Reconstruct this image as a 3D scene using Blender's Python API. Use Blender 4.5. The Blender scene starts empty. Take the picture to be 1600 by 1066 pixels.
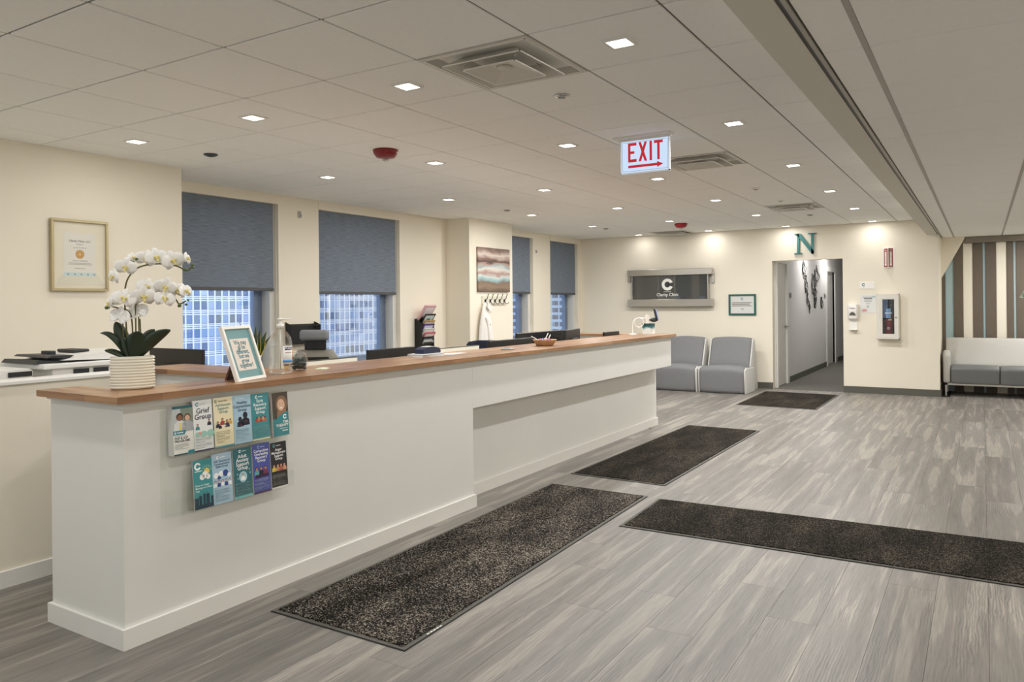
import bpy, bmesh, math, random
from mathutils import Vector, Matrix
random.seed(7)
sc = bpy.context.scene
COL = sc.collection
PI = math.pi

# ---------------------------------------------------------------- camera
YAW, ROLL, FPX, SHIFT = 0.55414, -0.0099307, 1187.5, -58.844
CAM_H = 1.41
_r0 = Vector((math.cos(YAW), math.sin(YAW), 0)); _f0 = Vector((-math.sin(YAW), math.cos(YAW), 0)); _u0 = Vector((0, 0, 1))
_r = math.cos(ROLL)*_r0 + math.sin(ROLL)*_u0
_u = -math.sin(ROLL)*_r0 + math.cos(ROLL)*_u0
cam = bpy.data.cameras.new('camera'); camo = bpy.data.objects.new('camera', cam); COL.objects.link(camo)
cam.sensor_width = 36.0; cam.sensor_fit = 'HORIZONTAL'; cam.lens = FPX/1600*36.0
cam.shift_y = SHIFT/1600; cam.clip_start = .05; cam.clip_end = 2000
camo.matrix_world = Matrix(((_r.x, _u.x, -_f0.x, 0), (_r.y, _u.y, -_f0.y, 0), (_r.z, _u.z, -_f0.z, CAM_H), (0, 0, 0, 1)))
sc.camera = camo

# ---------------------------------------------------------------- world, exposure
w = bpy.data.worlds.new('sky'); sc.world = w; w.use_nodes = True
bg = w.node_tree.nodes['Background']; bg.inputs[0].default_value = (.70, .80, .96, 1); bg.inputs[1].default_value = 1.35
sc.view_settings.view_transform = 'Standard'; sc.view_settings.look = 'None'
sc.view_settings.exposure = 0.28; sc.view_settings.gamma = 1.0; sc.view_settings.use_curve_mapping = False
LAMP = 11.5                         # radiant power of every downlight, W
SPREAD = 180                       # beam spread of the downlights, degrees
sc.cycles.max_bounces = 10; sc.cycles.diffuse_bounces = 6; sc.cycles.glossy_bounces = 4
sc.cycles.transparent_max_bounces = 16; sc.cycles.sample_clamp_indirect = 0.0; sc.cycles.blur_glossy = 1.0
sc.cycles.caustics_reflective = False; sc.cycles.caustics_refractive = False

# ---------------------------------------------------------------- materials
def lin(h):
    h = h.lstrip('#'); o = []
    for i in (0, 2, 4):
        c = int(h[i:i+2], 16)/255
        o.append(c/12.92 if c <= .04045 else ((c+.055)/1.055)**2.4)
    return tuple(o)+(1,)
MATS = {}
def nodes(m):
    m.use_nodes = True
    return m.node_tree.nodes, m.node_tree.links, m.node_tree.nodes['Principled BSDF']
def mat(name, hx, rough=.5, metal=0, var=.06, scale=9, bump=0, spec=.5, emit=0, coords='Object', stretch=(1, 1, 1), bscale=None, sheen=0):
    if name in MATS: return MATS[name]
    m = bpy.data.materials.new(name); N, L, b = nodes(m)
    c = lin(hx)
    tc = N.new('ShaderNodeTexCoord'); mp = N.new('ShaderNodeMapping'); mp.inputs['Scale'].default_value = stretch
    L.new(tc.outputs[coords], mp.inputs['Vector'])
    nz = N.new('ShaderNodeTexNoise'); nz.inputs['Scale'].default_value = scale; nz.inputs['Detail'].default_value = 3
    L.new(mp.outputs[0], nz.inputs['Vector'])
    mx = N.new('ShaderNodeMix'); mx.data_type = 'RGBA'
    mx.inputs[6].default_value = tuple(max(0, x*(1-var)) for x in c[:3])+(1,)
    mx.inputs[7].default_value = tuple(min(1, x*(1+var)) for x in c[:3])+(1,)
    L.new(nz.outputs['Fac'], mx.inputs[0]); L.new(mx.outputs[2], b.inputs['Base Color'])
    b.inputs['Roughness'].default_value = rough; b.inputs['Metallic'].default_value = metal
    b.inputs['Specular IOR Level'].default_value = spec
    if sheen: b.inputs['Sheen Weight'].default_value = sheen
    if emit:
        L.new(mx.outputs[2], b.inputs['Emission Color']); b.inputs['Emission Strength'].default_value = emit
    if bump:
        n2 = N.new('ShaderNodeTexNoise'); n2.inputs['Scale'].default_value = bscale or scale*12; n2.inputs['Detail'].default_value = 2
        L.new(mp.outputs[0], n2.inputs['Vector'])
        bp = N.new('ShaderNodeBump'); bp.inputs['Strength'].default_value = bump; bp.inputs['Distance'].default_value = .004
        L.new(n2.outputs['Fac'], bp.inputs['Height']); L.new(bp.outputs[0], b.inputs['Normal'])
    MATS[name] = m; return m
def P(hx, rough=.45): return mat('print_'+hx.lstrip('#'), hx, rough=rough, var=.02)
def clear(name, tint=(.96, .98, .98), refl=.9, rough=.02, base=.03, edge=.5):
    if name in MATS: return MATS[name]
    m = bpy.data.materials.new(name); N, L, b = nodes(m); N.remove(b); out = N['Material Output']
    tr = N.new('ShaderNodeBsdfTransparent'); tr.inputs[0].default_value = tint+(1,)
    gl = N.new('ShaderNodeBsdfGlossy'); gl.inputs['Roughness'].default_value = rough; gl.inputs[0].default_value = (refl, refl, refl, 1)
    lw = N.new('ShaderNodeLayerWeight'); lw.inputs[0].default_value = .35
    ma = N.new('ShaderNodeMath'); ma.operation = 'MULTIPLY_ADD'; ma.inputs[1].default_value = edge; ma.inputs[2].default_value = base
    L.new(lw.outputs['Fresnel'], ma.inputs[0])
    mx = N.new('ShaderNodeMixShader'); L.new(ma.outputs[0], mx.inputs[0]); L.new(tr.outputs[0], mx.inputs[1]); L.new(gl.outputs[0], mx.inputs[2])
    L.new(mx.outputs[0], out.inputs[0]); MATS[name] = m; return m
def ramp(N, stops):
    r = N.new('ShaderNodeValToRGB'); e = r.color_ramp.elements
    while len(e) < len(stops): e.new(.5)
    for el, (p, c) in zip(e, stops):
        el.position = p; el.color = lin(c) if isinstance(c, str) else c
    return r
def plank_mat():
    m = bpy.data.materials.new('grey_oak_plank'); N, L, b = nodes(m)
    tc = N.new('ShaderNodeTexCoord'); oi = N.new('ShaderNodeObjectInfo')
    of = N.new('ShaderNodeVectorMath'); of.operation = 'SCALE'; of.inputs[0].default_value = (7.3, 31.7, 0)
    L.new(oi.outputs['Random'], of.inputs['Scale'])
    ad = N.new('ShaderNodeVectorMath'); L.new(tc.outputs['Object'], ad.inputs[0]); L.new(of.outputs[0], ad.inputs[1])
    def mapped(s):
        mp = N.new('ShaderNodeMapping'); mp.inputs['Scale'].default_value = s; L.new(ad.outputs[0], mp.inputs['Vector']); return mp
    n1 = N.new('ShaderNodeTexNoise'); n1.inputs['Scale'].default_value = 1; n1.inputs['Detail'].default_value = 2; n1.inputs['Distortion'].default_value = .25
    L.new(mapped((15, .85, 1)).outputs[0], n1.inputs['Vector'])
    r1 = ramp(N, [(.34, '#75716b'), (.5, '#7f7b75'), (.55, '#857f79'), (.59, '#969087'), (.70, '#8f8a81')]); L.new(n1.outputs['Fac'], r1.inputs[0])
    n2 = N.new('ShaderNodeTexNoise'); n2.inputs['Scale'].default_value = 1; n2.inputs['Detail'].default_value = 6; n2.inputs['Roughness'].default_value = .65
    L.new(mapped((130, 4.5, 1)).outputs[0], n2.inputs['Vector'])
    wv = N.new('ShaderNodeTexWave'); wv.inputs['Scale'].default_value = 26; wv.inputs['Distortion'].default_value = 9; wv.inputs['Detail'].default_value = 2; wv.inputs['Detail Scale'].default_value = 1.1
    L.new(mapped((1.0, .17, 1)).outputs[0], wv.inputs['Vector'])
    n3 = N.new('ShaderNodeTexNoise'); n3.inputs['Scale'].default_value = 1; L.new(mapped((6, 1.6, 1)).outputs[0], n3.inputs['Vector'])
    r3 = ramp(N, [(.5, (0, 0, 0, 1)), (.62, (1, 1, 1, 1))]); L.new(n3.outputs['Fac'], r3.inputs[0])
    a = N.new('ShaderNodeMix'); a.data_type = 'RGBA'; a.blend_type = 'OVERLAY'; a.inputs[0].default_value = .6
    L.new(r1.outputs[0], a.inputs[6]); L.new(n2.outputs['Fac'], a.inputs[7])
    mm = N.new('ShaderNodeMath'); mm.operation = 'MULTIPLY'; mm.inputs[1].default_value = .22; L.new(r3.outputs[0], mm.inputs[0])
    bb = N.new('ShaderNodeMix'); bb.data_type = 'RGBA'; bb.blend_type = 'OVERLAY'
    L.new(mm.outputs[0], bb.inputs[0]); L.new(a.outputs[2], bb.inputs[6]); L.new(wv.outputs['Color'], bb.inputs[7])
    hs = N.new('ShaderNodeHueSaturation'); hs.inputs['Saturation'].default_value = .95
    mr = N.new('ShaderNodeMapRange'); mr.inputs[3].default_value = .78; mr.inputs[4].default_value = 1.06
    L.new(oi.outputs['Random'], mr.inputs[0]); L.new(mr.outputs[0], hs.inputs['Value']); L.new(bb.outputs[2], hs.inputs['Color'])
    L.new(hs.outputs[0], b.inputs['Base Color']); b.inputs['Roughness'].default_value = .42; b.inputs['Specular IOR Level'].default_value = .4
    bp = N.new('ShaderNodeBump'); bp.inputs['Strength'].default_value = .12; bp.inputs['Distance'].default_value = .002
    L.new(n2.outputs['Fac'], bp.inputs['Height']); L.new(bp.outputs[0], b.inputs['Normal'])
    return m
def butcher_mat(name, rot):
    m = bpy.data.materials.new(name); N, L, b = nodes(m)
    tc = N.new('ShaderNodeTexCoord'); mp = N.new('ShaderNodeMapping'); mp.inputs['Rotation'].default_value = (0, 0, rot)
    L.new(tc.outputs['Object'], mp.inputs['Vector'])
    br = N.new('ShaderNodeTexBrick'); br.inputs['Scale'].default_value = 1; br.inputs['Brick Width'].default_value = .42; br.inputs['Row Height'].default_value = .042
    br.inputs['Mortar Size'].default_value = .0004; br.offset = .37; br.inputs['Bias'].default_value = 0
    br.inputs[1].default_value = lin('#80593d'); br.inputs[2].default_value = lin('#ad8560'); br.inputs[3].default_value = lin('#694a34')
    L.new(mp.outputs[0], br.inputs['Vector'])
    m2 = N.new('ShaderNodeMapping'); m2.inputs['Scale'].default_value = (4, 70, 70); L.new(mp.outputs[0], m2.inputs['Vector'])
    nz = N.new('ShaderNodeTexNoise'); nz.inputs['Scale'].default_value = 1; nz.inputs['Detail'].default_value = 4; L.new(m2.outputs[0], nz.inputs['Vector'])
    mx = N.new('ShaderNodeMix'); mx.data_type = 'RGBA'; mx.blend_type = 'OVERLAY'; mx.inputs[0].default_value = .55
    L.new(br.outputs[0], mx.inputs[6]); L.new(nz.outputs['Fac'], mx.inputs[7]); L.new(mx.outputs[2], b.inputs['Base Color'])
    b.inputs['Roughness'].default_value = .3
    return m
def speckle_mat(name, stops, scale=210, rough=.95):
    m = bpy.data.materials.new(name); N, L, b = nodes(m)
    tc = N.new('ShaderNodeTexCoord')
    v = N.new('ShaderNodeTexNoise'); v.inputs['Scale'].default_value = scale; v.inputs['Detail'].default_value = 2.5; v.inputs['Roughness'].default_value = .7
    L.new(tc.outputs['Object'], v.inputs['Vector'])
    big = N.new('ShaderNodeTexNoise'); big.inputs['Scale'].default_value = 2.2; big.inputs['Detail'].default_value = 3
    mp = N.new('ShaderNodeMapping'); mp.inputs['Scale'].default_value = (2.2, .8, 1); L.new(tc.outputs['Object'], mp.inputs['Vector']); L.new(mp.outputs[0], big.inputs['Vector'])
    ad = N.new('ShaderNodeMath'); ad.operation = 'MULTIPLY_ADD'; ad.inputs[1].default_value = .22; L.new(big.outputs['Fac'], ad.inputs[0]); L.new(v.outputs['Fac'], ad.inputs[2])
    r = ramp(N, stops); L.new(ad.outputs[0], r.inputs[0]); L.new(r.outputs[0], b.inputs['Base Color'])
    b.inputs['Roughness'].default_value = rough; b.inputs['Specular IOR Level'].default_value = .1
    bp = N.new('ShaderNodeBump'); bp.inputs['Strength'].default_value = .4; bp.inputs['Distance'].default_value = .003
    L.new(v.outputs['Fac'], bp.inputs['Height']); L.new(bp.outputs[0], b.inputs['Normal'])
    return m
def glow(name, hx, strength):
    m = bpy.data.materials.new(name); N, L, b = nodes(m); N.remove(b)
    e = N.new('ShaderNodeEmission'); e.inputs[0].default_value = lin(hx); e.inputs[1].default_value = strength
    L.new(e.outputs[0], N['Material Output'].inputs[0]); return m
def blind_mat():
    m = bpy.data.materials.new('charcoal_blind_fabric'); N, L, b = nodes(m)
    tc = N.new('ShaderNodeTexCoord'); mp = N.new('ShaderNodeMapping'); mp.inputs['Scale'].default_value = (1, 9, 190); L.new(tc.outputs['Object'], mp.inputs['Vector'])
    nz = N.new('ShaderNodeTexNoise'); nz.inputs['Scale'].default_value = 1; nz.inputs['Detail'].default_value = 3; L.new(mp.outputs[0], nz.inputs['Vector'])
    r = ramp(N, [(.3, '#6d7682'), (.7, '#89939f')]); L.new(nz.outputs['Fac'], r.inputs[0]); L.new(r.outputs[0], b.inputs['Base Color'])
    b.inputs['Roughness'].default_value = .8; b.inputs['Specular IOR Level'].default_value = .2
    tr = N.new('ShaderNodeBsdfTransparent'); tr.inputs[0].default_value = (.75, .8, .9, 1)
    mx = N.new('ShaderNodeMixShader'); mx.inputs[0].default_value = .13
    L.new(b.outputs[0], mx.inputs[1]); L.new(tr.outputs[0], mx.inputs[2]); L.new(mx.outputs[0], N['Material Output'].inputs[0]); return m
def random_mat(name, stops, rough=.25, metal=0):
    m = bpy.data.materials.new(name); N, L, b = nodes(m); oi = N.new('ShaderNodeObjectInfo')
    r = ramp(N, stops); r.color_ramp.interpolation = 'CONSTANT'; L.new(oi.outputs['Random'], r.inputs[0]); L.new(r.outputs[0], b.inputs['Base Color'])
    b.inputs['Roughness'].default_value = rough; b.inputs['Metallic'].default_value = metal; return m
def bands_mat(name, stops, scale=(1, 1, 1), axis='Z', dist=2.0):
    m = bpy.data.materials.new(name); N, L, b = nodes(m); tc = N.new('ShaderNodeTexCoord')
    mp = N.new('ShaderNodeMapping'); mp.inputs['Scale'].default_value = scale; L.new(tc.outputs['Generated'], mp.inputs['Vector'])
    nz = N.new('ShaderNodeTexNoise'); nz.inputs['Scale'].default_value = 1; nz.inputs['Detail'].default_value = 3; nz.inputs['Distortion'].default_value = .4
    L.new(mp.outputs[0], nz.inputs['Vector'])
    sp = N.new('ShaderNodeSeparateXYZ'); L.new(tc.outputs['Generated'], sp.inputs[0])
    ma = N.new('ShaderNodeMath'); ma.operation = 'MULTIPLY_ADD'; ma.inputs[1].default_value = dist; 
    sb = N.new('ShaderNodeMath'); sb.operation = 'SUBTRACT'; sb.inputs[1].default_value = .5; L.new(nz.outputs['Fac'], sb.inputs[0])
    L.new(sb.outputs[0], ma.inputs[0]); L.new(sp.outputs[axis], ma.inputs[2])
    r = ramp(N, stops); L.new(ma.outputs[0], r.inputs[0]); L.new(r.outputs[0], b.inputs['Base Color']); b.inputs['Roughness'].default_value = .5
    return m
WALL = mat('cream_wall_paint', '#ebe4d4', rough=.75, var=.025, scale=1.5, bump=.05, bscale=180, spec=.3)
WHITEW = mat('white_counter_paint', '#e3e3de', rough=.6, var=.03, scale=2.5, bump=.04, bscale=160, spec=.35)
TRIM = mat('white_trim_paint', '#e8e7e2', rough=.45, var=.02)
TILE = mat('ceiling_tile_fibre', '#f8f8f5', rough=.9, var=.03, scale=40, bump=.15, bscale=500, spec=.15)
TEE = mat('ceiling_tee_metal', '#6c6860', rough=.5)
TEE2 = mat('grey_tee_metal', '#a8a49b', rough=.45, metal=.3)
BASE = mat('dark_grey_baseboard', '#585850', rough=.5)
PLANK = plank_mat()
SUBF = mat('dark_subfloor', '#3f3c38', rough=.9)
CARPET = mat('grey_hall_carpet', '#6c6963', rough=.95, var=.15, scale=30, bump=.4)
WOODY = butcher_mat('butcher_block_lengthwise', PI/2); WOODX = butcher_mat('butcher_block_crosswise', 0)
WOODD = mat('dark_red_wood', '#5b3a2c', rough=.5)
BLACK = mat('black_plastic', '#161514', rough=.4); BLACKG = mat('black_gloss', '#0e0e0f', rough=.18)
WHITEP = mat('white_plastic', '#eceae4', rough=.35); GREYP = mat('grey_plastic', '#9a9a96', rough=.45)
STEEL = mat('brushed_steel', '#c2bfb8', rough=.3, metal=1, var=.04, scale=3, stretch=(2, 60, 60))
CHROME = mat('chrome', '#c8c8c8', rough=.12, metal=1)
ALU = mat('sky_tinted_aluminium', '#7f8ea6', rough=.35, metal=.5); ALUW = mat('pale_window_jamb', '#d9d8d2', rough=.45)  # ALU base colour has the blue of the reflected sky painted in
GLASS = clear('window_glass', (.93, .96, 1.0), .9, .0, .03); ACRYL = clear('clear_acrylic', (.99, .995, .99), .9, .03, .010, .05)
BOTTLE = clear('clear_bottle', (.985, .99, .99), .95, .03, .05, .4); PICGL = clear('picture_glass', (1, 1, 1), .9, .01, .015, .06)
TEAL = mat('teal_print', '#2f8a93', rough=.45); NAVY = mat('navy_print', '#1c2740', rough=.5)
# ---------------------------------------------------------------- mesh builder
_bc = {}
def _bevbox(dx, dy, dz, b, seg):
    k = (round(dx, 5), round(dy, 5), round(dz, 5), b, seg)
    if k in _bc: return _bc[k]
    bm = bmesh.new(); bmesh.ops.create_cube(bm, size=1)
    for v in bm.verts: v.co = (v.co.x*dx, v.co.y*dy, v.co.z*dz)
    bmesh.ops.bevel(bm, geom=bm.edges[:], offset=min(b, .49*min(dx, dy, dz)), segments=seg, profile=.5, affect='EDGES')
    bm.verts.index_update(); r = ([v.co.copy() for v in bm.verts], [[v.index for v in f.verts] for f in bm.faces]); bm.free(); _bc[k] = r; return r
class MB:
    def __init__(s, m=None):
        s.v = []; s.f = []; s.fm = []; s.sm = []; s.mats = []; s.cur = 0; s.T = None
        if m: s.use(m)
    def use(s, m):
        if m not in s.mats: s.mats.append(m)
        s.cur = s.mats.index(m); return s
    def add(s, vs, fs, smooth=False):
        n = len(s.v); T = s.T
        s.v += [(T @ Vector(v)) if T else Vector(v) for v in vs]
        for f in fs: s.f.append([i+n for i in f]); s.fm.append(s.cur); s.sm.append(smooth)
        return s
    def box(s, x0, x1, y0, y1, z0, z1, bev=0, seg=2):
        if bev:
            vs, fs = _bevbox(x1-x0, y1-y0, z1-z0, bev, seg); c = Vector(((x0+x1)/2, (y0+y1)/2, (z0+z1)/2))
            return s.add([v+c for v in vs], fs, seg > 2)
        return s.add([(x0, y0, z0), (x1, y0, z0), (x1, y1, z0), (x0, y1, z0), (x0, y0, z1), (x1, y0, z1), (x1, y1, z1), (x0, y1, z1)],
                     [(3, 2, 1, 0), (4, 5, 6, 7), (0, 1, 5, 4), (1, 2, 6, 5), (2, 3, 7, 6), (3, 0, 4, 7)])
    def prism(s, poly, z0, z1, smooth=False):
        a = sum(poly[i][0]*poly[(i+1) % len(poly)][1]-poly[(i+1) % len(poly)][0]*poly[i][1] for i in range(len(poly)))
        if a < 0: poly = poly[::-1]
        n = len(poly)
        return s.add([(x, y, z0) for x, y in poly]+[(x, y, z1) for x, y in poly],
                     [list(range(n-1, -1, -1)), list(range(n, 2*n))]+[(i, (i+1) % n, n+(i+1) % n, n+i) for i in range(n)], smooth)
    def prism_x(s, yz, x0, x1):       # polygon in the YZ plane extruded along X
        o = s.T; R = Matrix(((0, 0, 1, 0), (1, 0, 0, 0), (0, 1, 0, 0), (0, 0, 0, 1))); s.T = (o @ R) if o else R; s.prism(yz, x0, x1); s.T = o; return s
    def prism_y(s, xz, y0, y1):       # polygon in the XZ plane extruded along Y
        o = s.T; R = Matrix(((1, 0, 0, 0), (0, 0, -1, 0), (0, 1, 0, 0), (0, 0, 0, 1))); s.T = (o @ R) if o else R; s.prism(xz, -y1, -y0); s.T = o; return s
    def tube(s, pts, r, n=8, closed=False, cap=True):
        pts = [Vector(p) for p in pts]; k = len(pts); rs = r if isinstance(r, (list, tuple)) else [r]*k
        vs = []; up = None
        for i, p in enumerate(pts):
            t = (pts[(i+1) % k]-pts[i-1]) if closed else (pts[min(i+1, k-1)]-pts[max(i-1, 0)])
            t = t.normalized() if t.length > 1e-9 else Vector((0, 0, 1))
            if up is None: up = t.orthogonal().normalized()
            else: up = up-t*up.dot(t); up = up.normalized() if up.length > 1e-6 else t.orthogonal().normalized()
            q = t.cross(up)
            vs += [p+(up*math.cos(2*PI*j/n)+q*math.sin(2*PI*j/n))*rs[i] for j in range(n)]
        fs = []
        for i in range(k if closed else k-1):
            for j in range(n): a, b = i*n, ((i+1) % k)*n; fs.append((a+j, a+(j+1) % n, b+(j+1) % n, b+j))
        if cap and not closed: fs += [list(range(n-1, -1, -1)), list(range((k-1)*n, k*n))]
        return s.add(vs, fs, True)
    def lathe(s, prof, c=(0, 0, 0), n=24, sx=1, sy=1, smooth=True, fn=None):
        vs = []; fs = []; k = len(prof)
        for i, (r, z) in enumerate(prof):
            for j in range(n):
                a = 2*PI*j/n; rr = r*(fn(a, z) if fn else 1)
                vs.append((c[0]+rr*math.cos(a)*sx, c[1]+rr*math.sin(a)*sy, c[2]+z))
        for i in range(k-1):
            for j in range(n): fs.append((i*n+j, i*n+(j+1) % n, (i+1)*n+(j+1) % n, (i+1)*n+j))
        fs += [list(range(n-1, -1, -1)), list(range((k-1)*n, k*n))]
        return s.add(vs, fs, smooth)
    def ball(s, c, rx, ry=None, rz=None, nu=14, nv=9):
        ry = ry or rx; rz = rz or rx
        vs = [(c[0], c[1], c[2]-rz)]; fs = []
        for i in range(1, nv):
            t = -PI/2+PI*i/nv
            vs += [(c[0]+rx*math.cos(t)*math.cos(2*PI*j/nu), c[1]+ry*math.cos(t)*math.sin(2*PI*j/nu), c[2]+rz*math.sin(t)) for j in range(nu)]
        vs.append((c[0], c[1], c[2]+rz)); L = len(vs)-1
        for j in range(nu):
            fs.append((0, 1+(j+1) % nu, 1+j)); fs.append((L, L-nu+j, L-nu+(j+1) % nu))
            for i in range(nv-2): a = 1+i*nu; fs.append((a+j, a+(j+1) % nu, a+nu+(j+1) % nu, a+nu+j))
        return s.add(vs, fs, True)
    def sheet(s, fn, nu, nv, th=.0015):     # a curved sheet with real thickness; fn(u,v)->point, u,v in 0..1
        g = [[Vector(fn(i/nu, j/nv)) for j in range(nv+1)] for i in range(nu+1)]
        top = []; bot = []
        for i in range(nu+1):
            for j in range(nv+1):
                a = g[min(i+1, nu)][j]-g[max(i-1, 0)][j]; b = g[i][min(j+1, nv)]-g[i][max(j-1, 0)]
                n = a.cross(b); n = n.normalized() if n.length > 1e-12 else Vector((0, 0, 1))
                top.append(g[i][j]+n*th/2); bot.append(g[i][j]-n*th/2)
        K = len(top); id = lambda i, j: i*(nv+1)+j; fs = []
        for i in range(nu):
            for j in range(nv):
                q = (id(i, j), id(i+1, j), id(i+1, j+1), id(i, j+1)); fs.append(q); fs.append(tuple(x+K for x in q[::-1]))
        for i in range(nu):
            for j in (0, nv):
                q = (id(i, j), id(i+1, j), id(i+1, j)+K, id(i, j)+K); fs.append(q[::-1] if j == 0 else q)
        for j in range(nv):
            for i in (0, nu):
                q = (id(i, j), id(i, j+1), id(i, j+1)+K, id(i, j)+K); fs.append(q if i == 0 else q[::-1])
        return s.add(top+bot, fs, True)
    def loft(s, rings, smooth=True):
        n = len(rings[0]); vs = [p for r in rings for p in r]; fs = []
        for i in range(len(rings)-1):
            for j in range(n): fs.append((i*n+j, i*n+(j+1) % n, (i+1)*n+(j+1) % n, (i+1)*n+j))
        fs += [list(range(n-1, -1, -1)), list(range((len(rings)-1)*n, len(rings)*n))]
        return s.add(vs, fs, smooth)
    def build(s, name, parent=None, m=None, label=None, loc=None, local=False):
        me = bpy.data.meshes.new(name)
        if parent is not None:
            org = Vector((0, 0, 0)) if local else ROOT.get(parent.name, Vector((0, 0, 0)))
        elif loc is not None: org = Vector(loc)
        else:
            xs = [v.x for v in s.v]; ys = [v.y for v in s.v]; zs = [v.z for v in s.v]
            org = Vector(((min(xs)+max(xs))/2, (min(ys)+max(ys))/2, min(zs)))
        me.from_pydata([tuple(v-org) for v in s.v], [], s.f)
        for mm in (s.mats or [m]): me.materials.append(mm)
        me.polygons.foreach_set('material_index', s.fm if s.mats else [0]*len(s.f)); me.polygons.foreach_set('use_smooth', s.sm); me.update()
        o = bpy.data.objects.new(name, me); COL.objects.link(o)
        if parent is not None: o.parent = parent; ROOT[o.name] = org
        else: o.location = org; ROOT[o.name] = org
        if label: o['label'] = label
        return o
ROOT = {}
def thing(name, label, cat, loc=(0, 0, 0), group=None, rotz=0):
    o = bpy.data.objects.new(name, None); COL.objects.link(o); o.empty_display_size = .05
    o.location = loc; o.rotation_euler = (0, 0, rotz); ROOT[o.name] = Vector(loc)
    o['label'] = label; o['category'] = cat
    if group: o['group'] = group
    return o
def tag(o, label, cat, group=None):
    o['label'] = label; o['category'] = cat
    if group: o['group'] = group
    return o
def struct(o, label=None):
    o['kind'] = 'structure'
    if label: o['label'] = label
    return o
def link_copy(o, parent, loc=None):
    c = o.copy(); COL.objects.link(c); c.parent = parent
    if loc is not None: c.location = loc
    return c
def copy_tree(o, parent=None, loc=None):
    c = o.copy(); COL.objects.link(c); c.parent = parent
    if loc is not None: c.location = loc
    for ch in list(o.children): copy_tree(ch, c)
    return c
# flat lettering
_tc = {}
def textpoly(body, size, align='CENTER', bold=0.0, sp=1.0, line=1.0):
    k = (body, size, align, bold, sp, line)
    if k in _tc: return _tc[k]
    cu = bpy.data.curves.new('lettering', 'FONT'); cu.body = body; cu.size = size; cu.align_x = align; cu.resolution_u = 2; cu.offset = bold*size
    cu.space_character = sp; cu.space_line = line; cu.fill_mode = 'FRONT'
    ob = bpy.data.objects.new('lettering', cu); COL.objects.link(ob)
    me = bpy.data.meshes.new_from_object(ob)
    r = ([v.co.copy() for v in me.vertices], [list(p.vertices) for p in me.polygons])
    bpy.data.objects.remove(ob); bpy.data.curves.remove(cu); bpy.data.meshes.remove(me); _tc[k] = r; return r
class Face:                                   # a flat printed face: origin, right and up directions
    def __init__(s, mb, o, u, v, eps=.0004):
        s.mb = mb; s.o = Vector(o); s.u = Vector(u).normalized(); s.v = Vector(v).normalized(); s.n = s.u.cross(s.v); s.e = eps
    def pt(s, x, y, l): return s.o+s.u*x+s.v*y+s.n*(s.e*l)
    def poly(s, pts, m, l=1):
        s.mb.use(m); a = sum(pts[i][0]*pts[(i+1) % len(pts)][1]-pts[(i+1) % len(pts)][0]*pts[i][1] for i in range(len(pts)))
        if a < 0: pts = pts[::-1]
        s.mb.add([s.pt(x, y, l) for x, y in pts], [list(range(len(pts)))])
    def rect(s, x, y, w, h, m, l=1): s.poly([(x, y), (x+w, y), (x+w, y+h), (x, y+h)], m, l)
    def disc(s, cx, cy, r, m, l=1, sy=1, n=18, a0=0, a1=2*PI):
        s.poly([(cx+r*math.cos(a0+(a1-a0)*i/n), cy+r*sy*math.sin(a0+(a1-a0)*i/n)) for i in range(n if a1-a0 > 6.2 else n+1)], m, l)
    def arc(s, cx, cy, r0, r1, a0, a1, m, l=1, n=20):
        s.mb.use(m); vs = []
        for i in range(n+1):
            a = a0+(a1-a0)*i/n; vs += [s.pt(cx+r0*math.cos(a), cy+r0*math.sin(a), l), s.pt(cx+r1*math.cos(a), cy+r1*math.sin(a), l)]
        s.mb.add(vs, [(2*i, 2*i+1, 2*i+3, 2*i+2) for i in range(n)])
    def logo(s, cx, cy, r, m, l=1): s.arc(cx, cy, r*.5, r, math.radians(24), math.radians(336), m, l)
    def text(s, x, y, body, size, m, l=2, align='CENTER', bold=0.0, sp=1.0, line=1.0):
        vs, fs = textpoly(body, size, align, bold, sp, line); s.mb.use(m); s.mb.add([s.pt(x+v.x, y+v.y, l) for v in vs], fs)
    def lines(s, x, y, w, h, n, m, l=1, seed=0, align='L'):
        r = random.Random(seed); st = h/n
        for i in range(n):
            ww = w*(1 if i % 4 != 3 else .6)*r.uniform(.88, 1); xx = x if align == 'L' else x+(w-ww)/2
            s.rect(xx, y+h-st*(i+.75), ww, st*.42, m, l)
def ordn(i): return ['first', 'second', 'third', 'fourth', 'fifth', 'sixth', 'seventh', 'eighth', 'ninth', 'tenth'][i]
# ---------------------------------------------------------------- the setting
C = 2.5725; RZ = 2.345; XW = -6.27; XL = -5.70; YB = 12.55; YA = 13.45; YR = -3.0; XR = 3.2
_mc = {}
def shared_box(key, dx, dy, dz, m, bev=0):
    k = (key, round(dx, 4), round(dy, 4), round(dz, 4))
    if k not in _mc:
        b = MB(m); b.box(-dx/2, dx/2, -dy/2, dy/2, -dz, 0, bev, 1)
        me = bpy.data.meshes.new(key); me.from_pydata([tuple(v) for v in b.v], [], b.f); me.materials.append(m); _mc[k] = me
    return _mc[k]
def piece(name, me, parent, loc):
    o = bpy.data.objects.new(name, me); COL.objects.link(o); o.parent = parent; o.location = Vector(loc)-ROOT[parent.name]; return o
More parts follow.
